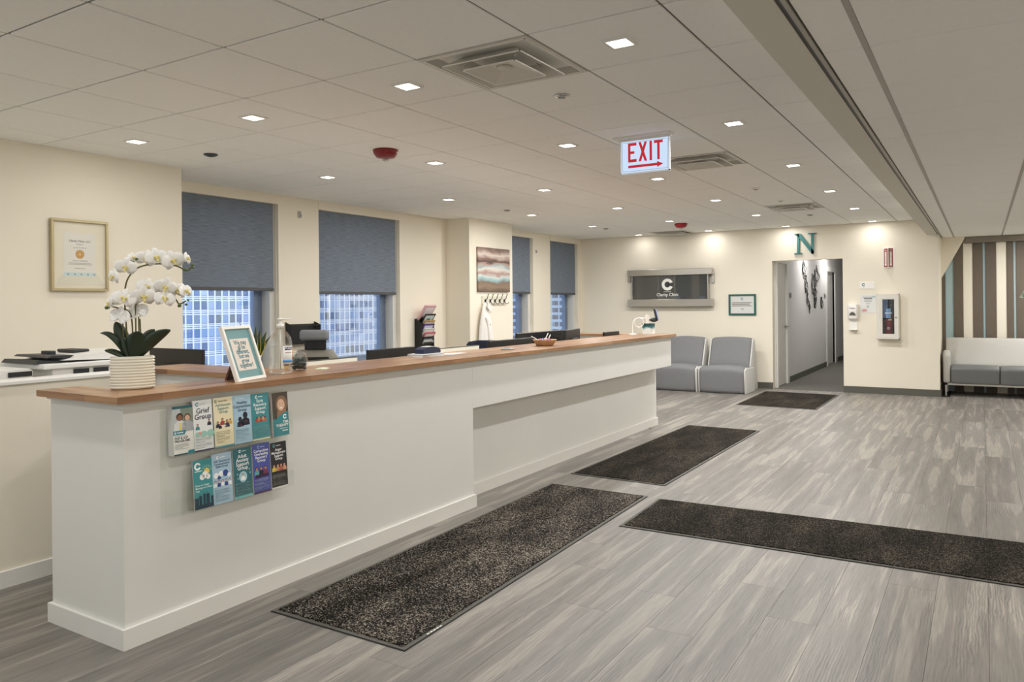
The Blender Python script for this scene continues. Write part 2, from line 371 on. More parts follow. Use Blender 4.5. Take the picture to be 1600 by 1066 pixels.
# floor
b = MB(SUBF); b.box(-6.6, 3.4, -3.2, 13.7, -.06, -.006)
fo = mat('plain_grey_floor', '#85807a', rough=.45, var=.12, scale=4, stretch=(6, .6, 1))
b.use(fo); b.box(-6.6, -4.42, -3.2, 12.55, -.006, 0); b.box(-4.42, -3.15, 2.8, 8.0, -.006, 0); b.box(1.07, 3.4, -3.2, 13.7, -.006, 0); b.box(-4.42, 1.07, -3.2, .2, -.006, 0)
floor = struct(b.build('floor', loc=(0, 0, 0)), 'grey wood-look plank floor of the reception')
KNOWN = {-5: 3.485, -4: 3.108, -3: 3.836, -2: 3.483, -1: 6.2, 0: 4.19, 1: 8.43, 2: 6.25}
rp = random.Random(11)
for k in range(-19, 7):
    x0 = -.41+.211*k; x1 = x0+.211; xc = (x0+x1)/2
    ymax = 13.46 if x0 > -.55 else YB
    off = KNOWN.get(k, rp.uniform(0, 1.75)) % 1.75
    y = .2-1.75+((off-.2) % 1.75)
    while y < ymax:
        a, e = max(y, .2), min(y+1.75, ymax); y += 1.75
        if e-a < .05 or (xc < -3.25 and a > 2.6 and e < 8.1): continue
        piece('plank', shared_box('plank', .2098, e-a-.0012, .006, PLANK), floor, (xc, (a+e)/2, 0))
b = MB(CARPET); b.box(-3.2, -1.5, 12.55, 21.2, -.05, 0)
struct(b.build('floor'), 'dark grey carpet of the hallway beyond the doorway')
# main ceiling with tiles and tees
GX = lambda i: -2.281-.61*i
GY = lambda j: 2.8406+.61*j
b = MB(TILE); b.box(-6.6, -.66, -3.1, 12.6, C+.025, C+.08)
b.box(-6.6, -.678, -3.1, GY(-4)-.004, C, C+.026)
ceil = struct(b.build('ceiling', loc=(0, 0, C)), 'suspended tile ceiling over the reception')
VENTS = {(-1, 0), (-1, 5), (-1, 11), (3, 15)}            # column left of line i..., row j
xl = [(-.678, GX(-2), 'cut')]+[(GX(i), GX(i+1), i) for i in range(-2, 6)]+[(GX(6), XW, 'cut2')]
for xa, xb, i in xl:
    xa, xb = max(xa, xb), min(xa, xb)
    for j in range(-4, 16):
        ya, yb = GY(j), min(GY(j+1), YB)
        if (i, j) in VENTS: continue
        x0, x1 = xb+.005, xa-.005
        piece('ceiling_tile', shared_box('tile', x1-x0, yb-ya-.010, .018, TILE, .003), ceil, ((x0+x1)/2, (ya+yb)/2, C+.018))
for i in range(-2, 7): piece('tee', shared_box('tee_long', .022, 14.6, .004, TEE), ceil, (GX(i), 5.25, C+.0095))
for j in range(-4, 17): piece('cross_tee', shared_box('tee_cross', 5.58, .022, .004, TEE), ceil, (-3.47, GY(j) if j < 16 else YB-.011, C+.0105))
# lower ceiling on the right
b = MB(TILE); b.box(-.53, 3.3, -3.1, 13.5, RZ+.025, RZ+.08); b.box(-.53, 3.3, -3.1, 1.2, RZ, RZ+.026); b.box(1.48, 3.3, 1.2, 13.5, RZ, RZ+.026)
ceilr = struct(b.build('ceiling', loc=(0, 0, RZ)), 'lower tile ceiling to the right of the soffit')
rx = [-.515, -.357, .255, .865, 1.475]
for a, e in zip(rx[:-1], rx[1:]):
    for j in range(-3, 17):
        y0 = 3.08+.61*j; y1 = min(y0+.61, 13.38)
        piece('ceiling_tile', shared_box('tile_r', e-a-.018, y1-y0-.008, .018, TILE, .003), ceilr, ((a+e)/2, (y0+y1)/2, RZ+.018))
for x in rx[1:]: piece('tee', shared_box('tee_r', .019, 12.2, .006, TEE2), ceilr, (x, 7.3, RZ+.0055))
for j in range(-3, 17): piece('cross_tee', shared_box('tee_rc', 1.99, .014, .004, TEE), ceilr, (.48, 3.08+.61*j, RZ+.009))
b = MB(TEE2); b.box(-.527, -.512, 1.2, 13.4, RZ-.004, RZ+.02); b.build('wall_angle', ceilr)
b = MB(BLACK); b.box(-.545, -.527, 1.2, 13.4, RZ+.006, RZ+.012); b.build('shadow_gap_strip', ceilr)  # solid black strip painting the shade of the reveal beside the soffit
# soffit between the two ceilings
b = MB(mat('soffit_paint', '#d6d3c8', rough=.7, var=.02)); b.prism_y([(-.678, C+.03), (-.678, RZ), (-.545, RZ), (-.545, C+.03)], -3.05, YB)
struct(b.build('trim_1', loc=(0, 0, RZ)), 'grey-cream soffit beam running along the ceiling step')
# walls
b = MB(WALL); b.box(-6.52, XL, -3.05, 3.965, 0, C+.06); struct(b.build('wall_left'), 'cream wall carrying the framed certificate')
WIN = [(4.10, 5.49), (6.06, 7.44), (9.75, 10.80), (11.385, 12.42)]; SILL = .72
b = MB(WALL); ys = [3.965]+[y for p in WIN for y in p]+[12.6]
for k in range(0, len(ys), 2): b.box(-6.52, XW, ys[k], ys[k+1], 0, C+.06)
for a, e in WIN: b.box(-6.52, XW, a, e, 0, SILL); b.box(-6.52, XW-.075, a, e, 2.475, C+.06)
struct(b.build('wall_window'), 'cream outside wall with four tall windows')
b = MB(WALL); b.box(XW-.01, -5.88, 8.42, 9.52, 0, C+.06); struct(b.build('wall_pier'), 'cream boxed column between the windows')
DX0, DX1, DZ = -2.86, -1.812, 2.047
b = MB(WALL); b.box(-6.52, DX0, YB, 12.70, 0, C+.06); b.box(DX1, -.53, YB, 12.70, 0, C+.06); b.box(DX0, DX1, YB, 12.70, DZ, C+.06)
b.box(-.68, -.53, 12.70, YA, 0, C+.06); b.use(TRIM); b.box(-.5305, -.5285, 12.7, 12.74, 1.55, 1.9)
struct(b.build('wall_back'), 'cream back wall with the doorway opening')
b = MB(WALL); b.box(XR, XR+.15, -3.1, 13.7, 0, C+.06); struct(b.build('wall_right'))
b = MB(WALL); b.box(-6.5, 3.3, -3.2, -3.0, 0, .75); b.box(-6.5, 3.3, -3.2, -3.0, 2.35, C+.06)
RW = [(-5.6, -4.3), (-3.9, -2.6), (-2.2, -.9)]; xs_ = [-6.5]+[v for p in RW for v in p]+[3.3]  # unseen windows, added to account for cool daylight on the counter end
for k in range(0, len(xs_), 2): b.box(xs_[k], xs_[k+1], -3.2, -3.0, .75, 2.35)
struct(b.build('wall_rear'), 'cream wall with added windows behind the viewpoint')
for n, (a, e) in enumerate(RW):
    wd = bpy.data.objects.new('window_%d' % (n+5), None); COL.objects.link(wd); wd.location = ((a+e)/2, -3.1, .75); ROOT[wd.name] = Vector(wd.location); struct(wd, 'added window in the wall behind the viewpoint, %s from the certificate wall' % ordn(n))
    f_ = MB(ALU); f_.box(a, e, -3.14, -3.08, .75, .81); f_.box(a, e, -3.14, -3.08, 2.29, 2.35); f_.box(a, a+.06, -3.14, -3.08, .81, 2.29); f_.box(e-.06, e, -3.14, -3.08, .81, 2.29); f_.build('window_frame', wd)
    f_ = MB(GLASS); f_.box(a+.06, e-.06, -3.115, -3.109, .81, 2.29); f_.build('window_pane', wd)
def bboard(name, *bx):
    b = MB(BASE)
    for q in bx: b.box(*q)
    return struct(b.build(name))
bboard('baseboard_back', (-6.27, DX0, YB-.014, YB, 0, .1), (DX1, -.53, YB-.014, YB, 0, .1), (-.53, -.516, YB-.014, YA, 0, .1))
bboard('baseboard_hall', (-2.84, -2.826, 13.60, 17.28, 0, .1), (-2.84, -2.826, 18.75, 21, 0, .1))
# hallway beyond the doorway
HALLW = mat('hall_wall_paint', '#dddbd9', rough=.7, var=.02)
b = MB(HALLW); b.box(-3.0, -2.84, 12.70, 12.78, 0, 2.6); b.box(-3.0, -2.84, 12.78, 13.50, 2.05, 2.6); b.box(-3.0, -2.84, 13.50, 17.40, 0, 2.6)
b.box(-3.0, -2.84, 17.40, 18.40, 2.05, 2.6); b.box(-3.0, -2.84, 18.40, 21.1, 0, 2.6); b.box(-3.0, -2.9, 17.40, 18.40, 0, 2.05)
b.box(-1.68, -1.55, 12.70, 21.1, 0, 2.6); b.box(-3.0, -1.55, 21, 21.15, 0, 2.6); struct(b.build('wall_hall'), 'grey-white wall of the hallway')
b = MB(TILE); b.box(-3.0, -1.5, 12.70, 21.15, 2.5, 2.56); struct(b.build('ceiling'), 'hallway ceiling seen through the doorway')
d = bpy.data.objects.new('door_1', None); COL.objects.link(d); d.location = (-2.86, 13.14, 0); ROOT['door_1'] = Vector(d.location); struct(d, 'white hallway door with a lever handle just inside the doorway')
b = MB(mat('door_paint', '#dedcd6', rough=.4)); b.box(-2.885, -2.85, 12.80, 13.46, .01, 2.03); b.build('door_leaf', d)
b = MB(TRIM); b.box(-2.86, -2.822, 12.73, 12.80, 0, 2.09, .004); b.box(-2.86, -2.822, 13.46, 13.60, 0, 2.09, .004); b.box(-2.86, -2.822, 12.80, 13.46, 2.03, 2.09, .004); b.build('door_frame', d)
b = MB(CHROME); b.tube([(-2.85, 13.40, .975), (-2.79, 13.40, .975), (-2.79, 13.28, .975)], .010, 8); b.lathe([(.028, 0), (.028, .01)], (0, 0, 0), 12) if 0 else None
b.tube([(-2.851, 13.40, .975), (-2.84, 13.40, .975)], .028, 14); b.build('door_handle', d)
b = MB(BLACK); b.box(-2.852, -2.846, 12.84, 12.90, 1.50, 1.72); b.build('door_sign', d)
d = bpy.data.objects.new('door_2', None); COL.objects.link(d); d.location = (-2.86, 17.9, 0); ROOT['door_2'] = Vector(d.location); struct(d, 'white framed opening further down the hallway')
b = MB(TRIM); b.box(-2.9, -2.815, 17.30, 17.40, 0, 2.13, .004); b.box(-2.9, -2.815, 18.40, 18.55, 0, 2.13, .004); b.box(-2.9, -2.815, 17.40, 18.40, 2.03, 2.13, .004); b.build('door_frame', d)
b = MB(mat('door_paint', '#dedcd6')); b.box(-2.899, -2.87, 17.42, 18.38, .01, 2.03); b.build('door_leaf', d)
# windows
GROUND = None
for n, (a, e) in enumerate(WIN):
    wd = bpy.data.objects.new('window_%d' % (n+1), None); COL.objects.link(wd); wd.location = (-6.45, (a+e)/2, SILL); ROOT[wd.name] = Vector(wd.location)
    struct(wd, ['tall window nearest the certificate wall', 'tall window beside the magazine rack', 'narrow window just past the column', 'narrow window at the back corner'][n])
    b = MB(ALUW); b.box(-6.5, XW-.06, e-.07, e, SILL, 2.475, .004); b.box(-6.5, XW-.06, a, a+.07, SILL, 2.475, .004); b.box(-6.52, XW+.02, a, e, SILL-.03, SILL, .004); b.build('window_jamb', wd)
    b = MB(ALU); b.box(-6.51, -6.45, e-.175, e-.07, SILL, 2.475, .006); b.box(-6.51, -6.45, a+.07, a+.175, SILL, 2.475, .006); b.box(-6.51, -6.45, a+.175, e-.175, SILL, SILL+.08, .006); b.box(-6.51, -6.45, a+.175, e-.175, 2.40, 2.475, .006); b.build('window_frame', wd)
    b = MB(GLASS); b.box(-6.486, -6.480, a+.17, e-.17, SILL+.07, 2.41); b.build('window_pane', wd)
FAB = blind_mat(); BARM = mat('dark_blind_bar', '#4a4c4e', rough=.5)
for n, (a, e) in enumerate(WIN):
    zb = [1.575, 1.545, 1.575, 1.565][n]
    t = thing('roller_blind', ['charcoal roller blind half down, widest and nearest the certificate wall', 'charcoal roller blind half down over the window beside the magazine rack',
              'charcoal roller blind partly hidden behind the cream column', 'charcoal roller blind on the last window at the back corner'][n], 'blind', (-6.31, (a+e)/2, zb), 'roller blinds on the windows')
    b = MB(FAB); b.box(-6.3115, -6.3105, a+.02, e-.035, zb+.02, 2.50); b.build('fabric', t)
    b = MB(BARM); b.box(-6.318, -6.303, a+.02, e-.035, zb-.012, zb+.022, .004); b.build('bottom_bar', t)
    b = MB(WALL); b.box(-6.34, XW+.006, a, e-.002, 2.475, C); b.build('fascia', t)
    b = MB(WHITEP); b.tube([(-6.29, e-.015, 2.47), (-6.29, e-.015, 1.05)], .003, 6); b.build('pull_chain', t)
# ---------------------------------------------------------------- ceiling fixtures
PANEL = glow('downlight_glow', '#fff8ee', 6.0)
def downlight(x, y, z, label, group='square downlights', dim=1.0):
    t = thing('downlight', label, 'ceiling light', (x, y, z), group)
    if 'dl' not in _mc:
        b = MB(TRIM); s, r = .062, .048
        b.box(-s, s, -s, -r, -.008, 0); b.box(-s, s, r, s, -.008, 0); b.box(-s, -r, -r, r, -.008, 0); b.box(r, s, -r, r, -.008, 0)
        me = bpy.data.meshes.new('trim'); me.from_pydata([tuple(v) for v in b.v], [], b.f); me.materials.append(TRIM); _mc['dl'] = me
        b = MB(PANEL); b.box(-r, r, -r, r, -.006, 0); me = bpy.data.meshes.new('lens'); me.from_pydata([tuple(v) for v in b.v], [], b.f); me.materials.append(PANEL); _mc['dl2'] = me
    for nm, me in (('trim_frame', _mc['dl']), ('lens', _mc['dl2'])):
        o = bpy.data.objects.new(nm, me); COL.objects.link(o); o.parent = t
    if ('lamp', dim) not in _mc:
        l = bpy.data.lights.new('downlight_lamp', 'AREA'); l.shape = 'SQUARE'; l.size = .09; l.energy = LAMP*dim; l.color = (1, .982, .955); l.spread = math.radians(SPREAD); _mc[('lamp', dim)] = l
    o = bpy.data.objects.new('lamp', _mc[('lamp', dim)]); COL.objects.link(o); o.parent = t; o.location = (0, 0, -.0085)
    return t
for ci, i in enumerate((-1.5, .5, 2.5, 4.5)):
    for rj, j in enumerate((.5, 3.5, 6.5, 9.5, 12.5, 15.5)):
        downlight(GX(i), GY(j), C, 'square ceiling downlight, %s column from the soffit, %s row from the front' % (ordn(ci), ordn(rj)), dim=round((.66, .95, 1.2, 1.5, 1.75, .18)[rj]*(.34 if ci == 3 and rj < 2 else .58 if ci == 3 else 1), 3))
    for q, j in enumerate((-2.5, -5.5, -8.0)): downlight(GX(i), GY(j), C, 'square ceiling downlight, %s column from the soffit, %s row behind the viewpoint' % (ordn(ci), ordn(q)), dim=.30 if ci > 1 else .5)
for q, y in enumerate((-1.0, 2.2, 5.4, 8.6)):
    for p, x in enumerate((1.6, 2.6)): downlight(x, y, RZ, 'added out-of-view downlight in the lower right ceiling, %s row, %s from the soffit' % (ordn(q), ordn(p)), 'added downlights in the lower right ceiling', 1.25)  # unseen lamps added to throw more light on the counter front
downlight(.98, 12.55, RZ, 'added out-of-view downlight above the grey sofa', 'added downlights above the sofa', 1.9)  # this lamp and the next are added to brighten the striped wall
downlight(2.0, 12.55, RZ, 'added out-of-view downlight right of the sofa', 'added downlights above the sofa', 1.9)
downlight(-2.5, 14.9, 2.5, 'downlight in the hallway ceiling above the wire wall art', 'hallway downlights')
downlight(-2.5, 17.1, 2.5, 'downlight in the hallway ceiling before the second doorway', 'hallway downlights')
# air diffusers
VM = mat('vent_enamel', '#cfccc4', rough=.4); VMD = mat('vent_pan_grey', '#c4c2bb', rough=.45)
def square_ring(b, s0, z0, s1, z1, th=.006):
    P4 = lambda s, z: [(-s, -s, z), (s, -s, z), (s, s, z), (-s, s, z)]
    b.loft([P4(s0, z0), P4(s1, z1)], False); b.f = b.f[:-2]; b.fm = b.fm[:-2]; b.sm = b.sm[:-2]
    b.loft([P4(s0-th, z0)[::-1], P4(s1-th, z1)[::-1]], False); b.f = b.f[:-2]; b.fm = b.fm[:-2]; b.sm = b.sm[:-2]
    n = len(b.v)-16
    for i in range(4):
        j = (i+1) % 4
        b.f.append([n+i, n+8+3-i, n+8+3-j, n+j]); b.f.append([n+4+i, n+4+j, n+12+3-j, n+12+3-i]); b.fm += [b.cur]*2; b.sm += [False]*2
def diffuser(x, y, label):
    t = thing('air_diffuser', label, 'ceiling vent', (x, y, C), 'square ceiling air diffusers')
    L = lambda: MB()
    b = MB(VM); b.box(-.303, .303, -.303, -.28, -.004, .02); b.box(-.303, .303, .28, .303, -.004, .02); b.box(-.303, -.28, -.28, .28, -.004, .02); b.box(.28, .303, -.28, .28, -.004, .02); b.build('outer_frame', t, local=True)
    b = MB(VMD); square_ring(b, .285, 0, .17, .10, .004); b.box(-.18, .18, -.18, .18, .10, .106); b.build('pan', t, local=True)
    b = MB(BLACK); b.lathe([(.075, .092), (.075, .099)], n=28); b.build('duct_neck', t, local=True)
    b = MB(VM); square_ring(b, .222, -.026, .13, .035); b.build('louver', t, local=True)
    b = MB(VM); P4 = lambda s, z: [(-s, -s, z), (s, -s, z), (s, s, z), (-s, s, z)]
    square_ring(b, .15, -.036, .05, -.004, .004); b.box(-.052, .052, -.052, .052, -.006, -.002); b.lathe([(.036, -.014), (.042, -.006)], n=20); b.build('centre_cone', t, local=True)
    for q_, z_ in ((.222, -.028), (.15, -.038), (.284, -.006)):
        b = MB(mat('vent_rim_white', '#eeece6', rough=.4)); b.box(-q_, q_, -q_, -q_+.006, z_, z_+.004); b.box(-q_, q_, q_-.006, q_, z_, z_+.004); b.box(-q_, -q_+.006, -q_, q_, z_, z_+.004); b.box(q_-.006, q_, -q_, q_, z_, z_+.004); b.build('louver_rim', t, local=True)
    b = MB(VM)
    for a in range(4): b.tube([(.21*math.cos(a*PI/2+.8), .21*math.sin(a*PI/2+.8), -.02), (.09*math.cos(a*PI/2+.8), .09*math.sin(a*PI/2+.8), .1)], .004, 6)
    b.build('hanger', t, local=True)
for (i, j), lb in zip(((-1, 0), (-1, 5), (-1, 11), (3, 15)), ('large square air diffuser nearest the camera', 'square air diffuser right behind the exit sign', 'square air diffuser near the letter N on the back wall', 'thin square air diffuser at the back beside the far red strobe')):
    diffuser((GX(i)+GX(i+1))/2, (GY(j)+GY(j+1))/2 if j < 15 else 12.28-.0, lb)
# fire strobes, speakers, sprinklers
def strobe(x, y, lb):
    t = thing('fire_strobe', lb, 'fire alarm', (x, y, C), 'red ceiling fire strobes')
    b = MB(mat('alarm_red', '#7c1418', rough=.35)); b.lathe([(.045, -.062), (.07, -.055), (.088, -.03), (.094, -.012), (.094, 0)], n=28); h = b.build('housing', t, local=True)
    b = MB(P('#e9c9c4')); f = Face(b, (-.055, -.0935, -.026), (1, .25, 0), (0, 0, 1)); f.text(.11, 0, 'FIRE', .016, P('#e9c9c4')); b.build('lettering', h, local=True)
    b = MB(BOTTLE); b.ball((0, 0, -.068), .03, .03, .018); b.build('strobe_lens', t, local=True)
    b = MB(CHROME); b.box(-.02, .02, -.004, .004, -.075, -.061); b.build('flash_tube', t, local=True)
strobe(GX(2.5), GY(2.5), 'large red fire strobe between the near downlights'); strobe(GX(2.5), GY(13.3), 'small distant red fire strobe near the back wall')
def disc(name, x, y, r, h, m, lb, cat, ring=None):
    t = thing(name, lb, cat, (x, y, C)); b = MB(m); b.lathe([(r*.7, -h), (r, -h*.5), (r, 0)], n=24); b.build('cover', t, local=True)
    b = MB(ring or GREYP); b.lathe([(r*.45, -h-.004), (r*.5, -h)], n=18); b.build('centre', t, local=True)
disc('ceiling_sensor', GX(-.47), GY(1.53), .045, .012, CHROME, 'round chrome sprinkler cover near the large air diffuser', 'sprinkler')
disc('camera_dome', GX(4.46), GY(1.46), .052, .014, mat('dark_dome', '#3c4048', rough=.25), 'dark round dome near the certificate wall corner', 'security camera', BLACK)
disc('ceiling_sensor', GX(4.5), GY(8.5), .04, .012, GREYP, 'small round sprinkler cover above the cream column', 'sprinkler')
disc('ceiling_sensor', GX(-.5), GY(8.45), .045, .014, WHITEP, 'white round sensor between the exit sign and back wall', 'sensor')
disc('ceiling_sensor', GX(-.5), GY(13.2), .04, .012, GREYP, 'small grey sprinkler cover close to the letter N', 'sprinkler')
disc('ceiling_sensor', GX(4.5), GY(13.3), .04, .012, GREYP, 'small grey sprinkler cover in front of the back-corner window', 'sprinkler')
disc('ceiling_sensor', GX(-.5), GY(10.3), .04, .010, WHITEP, 'low white sensor just before the third air diffuser', 'sensor')
# exit sign
t = thing('exit_sign', 'lit white exit sign with red letters and a right arrow', 'exit sign', (-1.99, 5.0, C))
b = MB(TRIM); b.box(-2.215, -1.795, 4.955, 5.045, C-.014, C, .003); b.box(-2.19, -1.80, 4.985, 5.015, C-.03, C-.012); b.build('canopy', t)
pan = glow('exit_panel_glow', '#cfe2fb', .82)
b = MB(pan); b.box(-2.168, -1.816, 4.996, 5.004, 2.322, C-.03); pl = b.build('panel', t)
b = MB(mat('exit_edge', '#eef4fb', rough=.3)); b.box(-2.174, -2.166, 4.992, 5.008, 2.312, C-.025); b.box(-1.818, -1.810, 4.992, 5.008, 2.312, C-.025); b.box(-2.174, -1.81, 4.992, 5.008, 2.310, 2.32); b.build('edge', t)
EXR = glow('exit_red', '#c8323c', .75)
b = MB(EXR); f = Face(b, (-2.168, 4.9955, 2.322), (1, 0, 0), (0, 0, 1))
def bars(f, segs, m):
    for pts in segs: f.poly(pts, m, 1)
h = .135; y0 = .072; wl = .064
def R(x, y, w_, h_): return [(x, y), (x+w_, y), (x+w_, y+h_), (x, y+h_)]
x = .052; bars(f, [R(x, y0, .018, h), R(x, y0, wl, .02), R(x, y0+h-.02, wl, .02), R(x, y0+h/2-.009, wl*.75, .018)], EXR)
x = .13; bars(f, [[(x, y0), (x+.019, y0), (x+wl, y0+h), (x+wl-.019, y0+h)], [(x+wl-.019, y0), (x+wl, y0), (x+.019, y0+h), (x, y0+h)]], EXR)
x = .212; bars(f, [R(x, y0, .018, h)], EXR)
x = .245; bars(f, [R(x+.023, y0, .018, h), R(x, y0+h-.02, wl, .02)], EXR)
bars(f, [R(.052, .032, .215, .018), [(.267, .02), (.31, .041), (.267, .062)]], EXR)
b.build('lettering', pl)
b = MB(mat('exit_line', '#5f7fa0')); f = Face(b, (-2.168, 4.9955, 2.322), (1, 0, 0), (0, 0, 1)); W_, H_ = .352, .2205
for r in ((.008, .008, W_-.016, .002), (.008, H_-.01, W_-.016, .002), (.008, .008, .002, H_-.016), (W_-.01, .008, .002, H_-.016)): f.rect(*r, MATS['exit_line'], 1)
b.build('border_line', pl)
# ---------------------------------------------------------------- counter
t = thing('reception_counter', 'long white reception counter with a recessed lower panel', 'counter', (-3.2, 4.9, 0))
b = MB(WHITEW); b.prism([(-3.013, 1.815), (-3.57, 1.815), (-3.57, 1.94), (-3.20, 1.94), (-3.20, 2.74), (-3.40, 2.74), (-3.40, 4.34), (-3.013, 4.34)], .0, 1.002); b.build('end_block', t)
b = MB(WHITEW); b.box(-3.40, -3.013, 4.341, 8.29, .685, 1.002); b.build('upper_panel', t)
b = MB(WHITEW); b.box(-3.40, -3.195, 4.341, 8.29, 0, .684); b.build('lower_panel', t)
b = MB(WHITEW); b.prism([(-3.0, 1.803), (-3.582, 1.803), (-3.582, 1.95), (-3.4, 1.95), (-3.4, 8.30), (-3.0, 8.30)], 1.002, 1.017); b.build('top_rail', t)
b = MB(TRIM); b.prism([(-2.998, 1.80), (-2.998, 4.355), (-3.2, 4.355), (-3.2, 4.341), (-3.0132, 4.341), (-3.0132, 1.8148), (-3.5702, 1.8148), (-3.5702, 1.95), (-3.585, 1.95), (-3.585, 1.80)], 0, .085)
b.build('baseboard', t)
b = MB(TRIM); b.prism([(-3.18, 4.356), (-3.18, 8.305), (-3.4, 8.305), (-3.4, 8.2905), (-3.1948, 8.2905), (-3.1948, 4.356)], 0, .085); b.build('baseboard', t)
b = MB(WHITEW); b.box(-4.85, -3.40, 8.12, 8.20, 0, 1.017); b.build('return_panel', t)
b = MB(WHITEW); b.box(-4.30, -3.40, 2.74, 2.84, 0, 1.017); b.build('return_panel', t)
t = thing('wood_countertop', 'butcher-block countertop along the reception counter', 'countertop', (-3.2, 4.9, 1.017))
def top(poly, m): b = MB(m); b.prism(poly, 1.017, 1.045); b.build('board', t)
top([(-2.963, 1.762), (-3.587, 1.762), (-3.587, 1.954), (-3.271, 1.954)], WOODX)
top([(-2.963, 1.7625), (-3.270, 1.9545), (-3.27, 2.705), (-3.27, 2.84), (-2.963, 2.84)], WOODY)
for a, e in ((2.8406, 3.53), (3.5306, 4.13), (4.1306, 5.05), (5.0506, 6.02), (6.0206, 7.2), (7.2006, 8.33)): top([(-2.963, a), (-3.46, a), (-3.46, e), (-2.963, e)], WOODY)
top([(-3.4605, 8.02), (-4.87, 8.02), (-4.87, 8.42), (-3.4605, 8.33)], WOODX)
top([(-3.4605, 2.705), (-4.34, 2.705), (-4.34, 3.03), (-3.4605, 3.03)], WOODX); top([(-3.271, 2.705), (-3.46, 2.705), (-3.46, 2.8395), (-3.271, 2.8395)], WOODX)
# low white partition on the left
b = MB(WALL); b.box(-4.32, -4.2, -1.0, 2.745, 0, 1.02); lw_ = struct(b.build('wall_partition', loc=(-4.26, 1, 0)), 'low white partition wall behind the counter end')
b = MB(TRIM); b.box(-4.335, -4.185, -1.0, 2.70, 1.02, 1.04, .003, 1); b.build('cap', lw_)
b = MB(TRIM); b.box(-4.2, -4.186, -1.0, 2.73, 0, .09, .003, 1); struct(b.build('baseboard_partition'))
# desks behind the counter
DESK = mat('white_desk_laminate', '#e3e1da', rough=.4)
def desk(x0, x1, y0, y1, lb, z=.74):
    t = thing('desk', lb, 'desk', ((x0+x1)/2, (y0+y1)/2, 0))
    b = MB(DESK); b.box(x0, x1, y0, y1, z-.03, z, .004); b.build('desktop', t)
    for yy in (y0+.02, y1-.06): b = MB(DESK); b.box(x0+.03, x1-.03, yy, yy+.04, 0, z-.03); b.build('side_panel', t)
desk(-4.15, -3.41, 3.1, 8.0, 'long white desk running inside the counter')
desk(-5.5, -4.4, 2.95, 3.65, 'white desk below the first monitor')
def divider(x, y0, y1, z, lb):
    t = thing('desk_divider', lb, 'partition', (x, (y0+y1)/2, 0), 'white desk dividers'); b = MB(WALL); b.box(x-.02, x+.02, y0, y1, 0, z-.008); b.build('panel', t)
    b = MB(mat('dark_cap', '#4c4a46')); b.box(x-.021, x+.021, y0, y1, z-.008, z-.003); b.build('cap', t)
divider(-4.42, 3.95, 4.67, .985, 'white desk divider panel beside the glass jar'); divider(-4.42, 5.49, 6.46, .988, 'white desk divider panel behind the desk phone')
# ---------------------------------------------------------------- mats
CARP = speckle_mat('brown_black_mat_pile', [(.52, '#0a0908'), (.59, '#191614'), (.645, '#2f2a26'), (.69, '#6c655c'), (.76, '#b0a89b')], 150)
CARP2 = speckle_mat('dark_brown_mat_pile', [(.52, '#0a0907'), (.60, '#161310'), (.66, '#28241e'), (.72, '#554e42'), (.80, '#80766a')], 160)
RUB = mat('grey_rubber_edge', '#55534c', rough=.7); RUBD = mat('black_rubber', '#1c1b1a', rough=.7)
def mat_rug(poly, lb, pile):
    c = (sum(p[0] for p in poly)/4, sum(p[1] for p in poly)/4)
    t = thing('floor_mat', lb, 'floor mat', (c[0], c[1], 0), 'dark floor mats')
    sh = lambda d: [(x+(d if x < c[0] else -d), y+(d if y < c[1] else -d)) for x, y in poly]
    b = MB(RUBD); b.prism(poly, 0, .003); b.build('backing', t)
    b = MB(RUB); b.prism(sh(.004), .003, .005); b.build('border', t)
    # raised pile with a slightly ragged edge
    r = random.Random(len(lb)); q = sh(.026); b = MB(pile); pts = []
    for i in range(4):
        a, e = Vector(q[i]), Vector(q[(i+1) % 4]); n = int((e-a).length/.012)
        for k in range(n): v = a.lerp(e, k/n); pts.append((v.x+r.uniform(-.004, .004), v.y+r.uniform(-.004, .004)))
    b.prism(pts, .004, .010); p = b.build('pile', t); p['kind'] = 'stuff'
    return t
mA = mat_rug([(-2.80, 2.385), (-2.005, 2.385), (-2.07, 5.19), (-2.865, 5.19)], 'largest speckled floor mat nearest the camera along the counter', CARP)
b = MB(P('#e8e6e0')); f = Face(b, (-2.012, 2.55, .0056), (0, 1, 0), (-1, 0, 0)); f.text(0, .004, 'MAT CARE', .012, P('#e8e6e0')) if 0 else [f.rect(.0+.022*i, .004, .016, .008, P('#e8e6e0')) for i in range(5)]; b.build('maker_label', mA)
mat_rug([(-2.895, 5.57), (-2.075, 5.55), (-2.06, 8.395), (-2.865, 8.40)], 'dark floor mat along the recessed far half of the counter', CARP2)
mat_rug([(-1.955, 4.41), (1.05, 4.46), (1.05, 5.30), (-1.98, 5.165)], 'long dark floor mat crossing the floor to the right', CARP2)
mat_rug([(-2.865, 10.40), (-1.822, 10.36), (-1.815, 12.10), (-2.885, 12.11)], 'small dark floor mat in front of the doorway', CARP2)
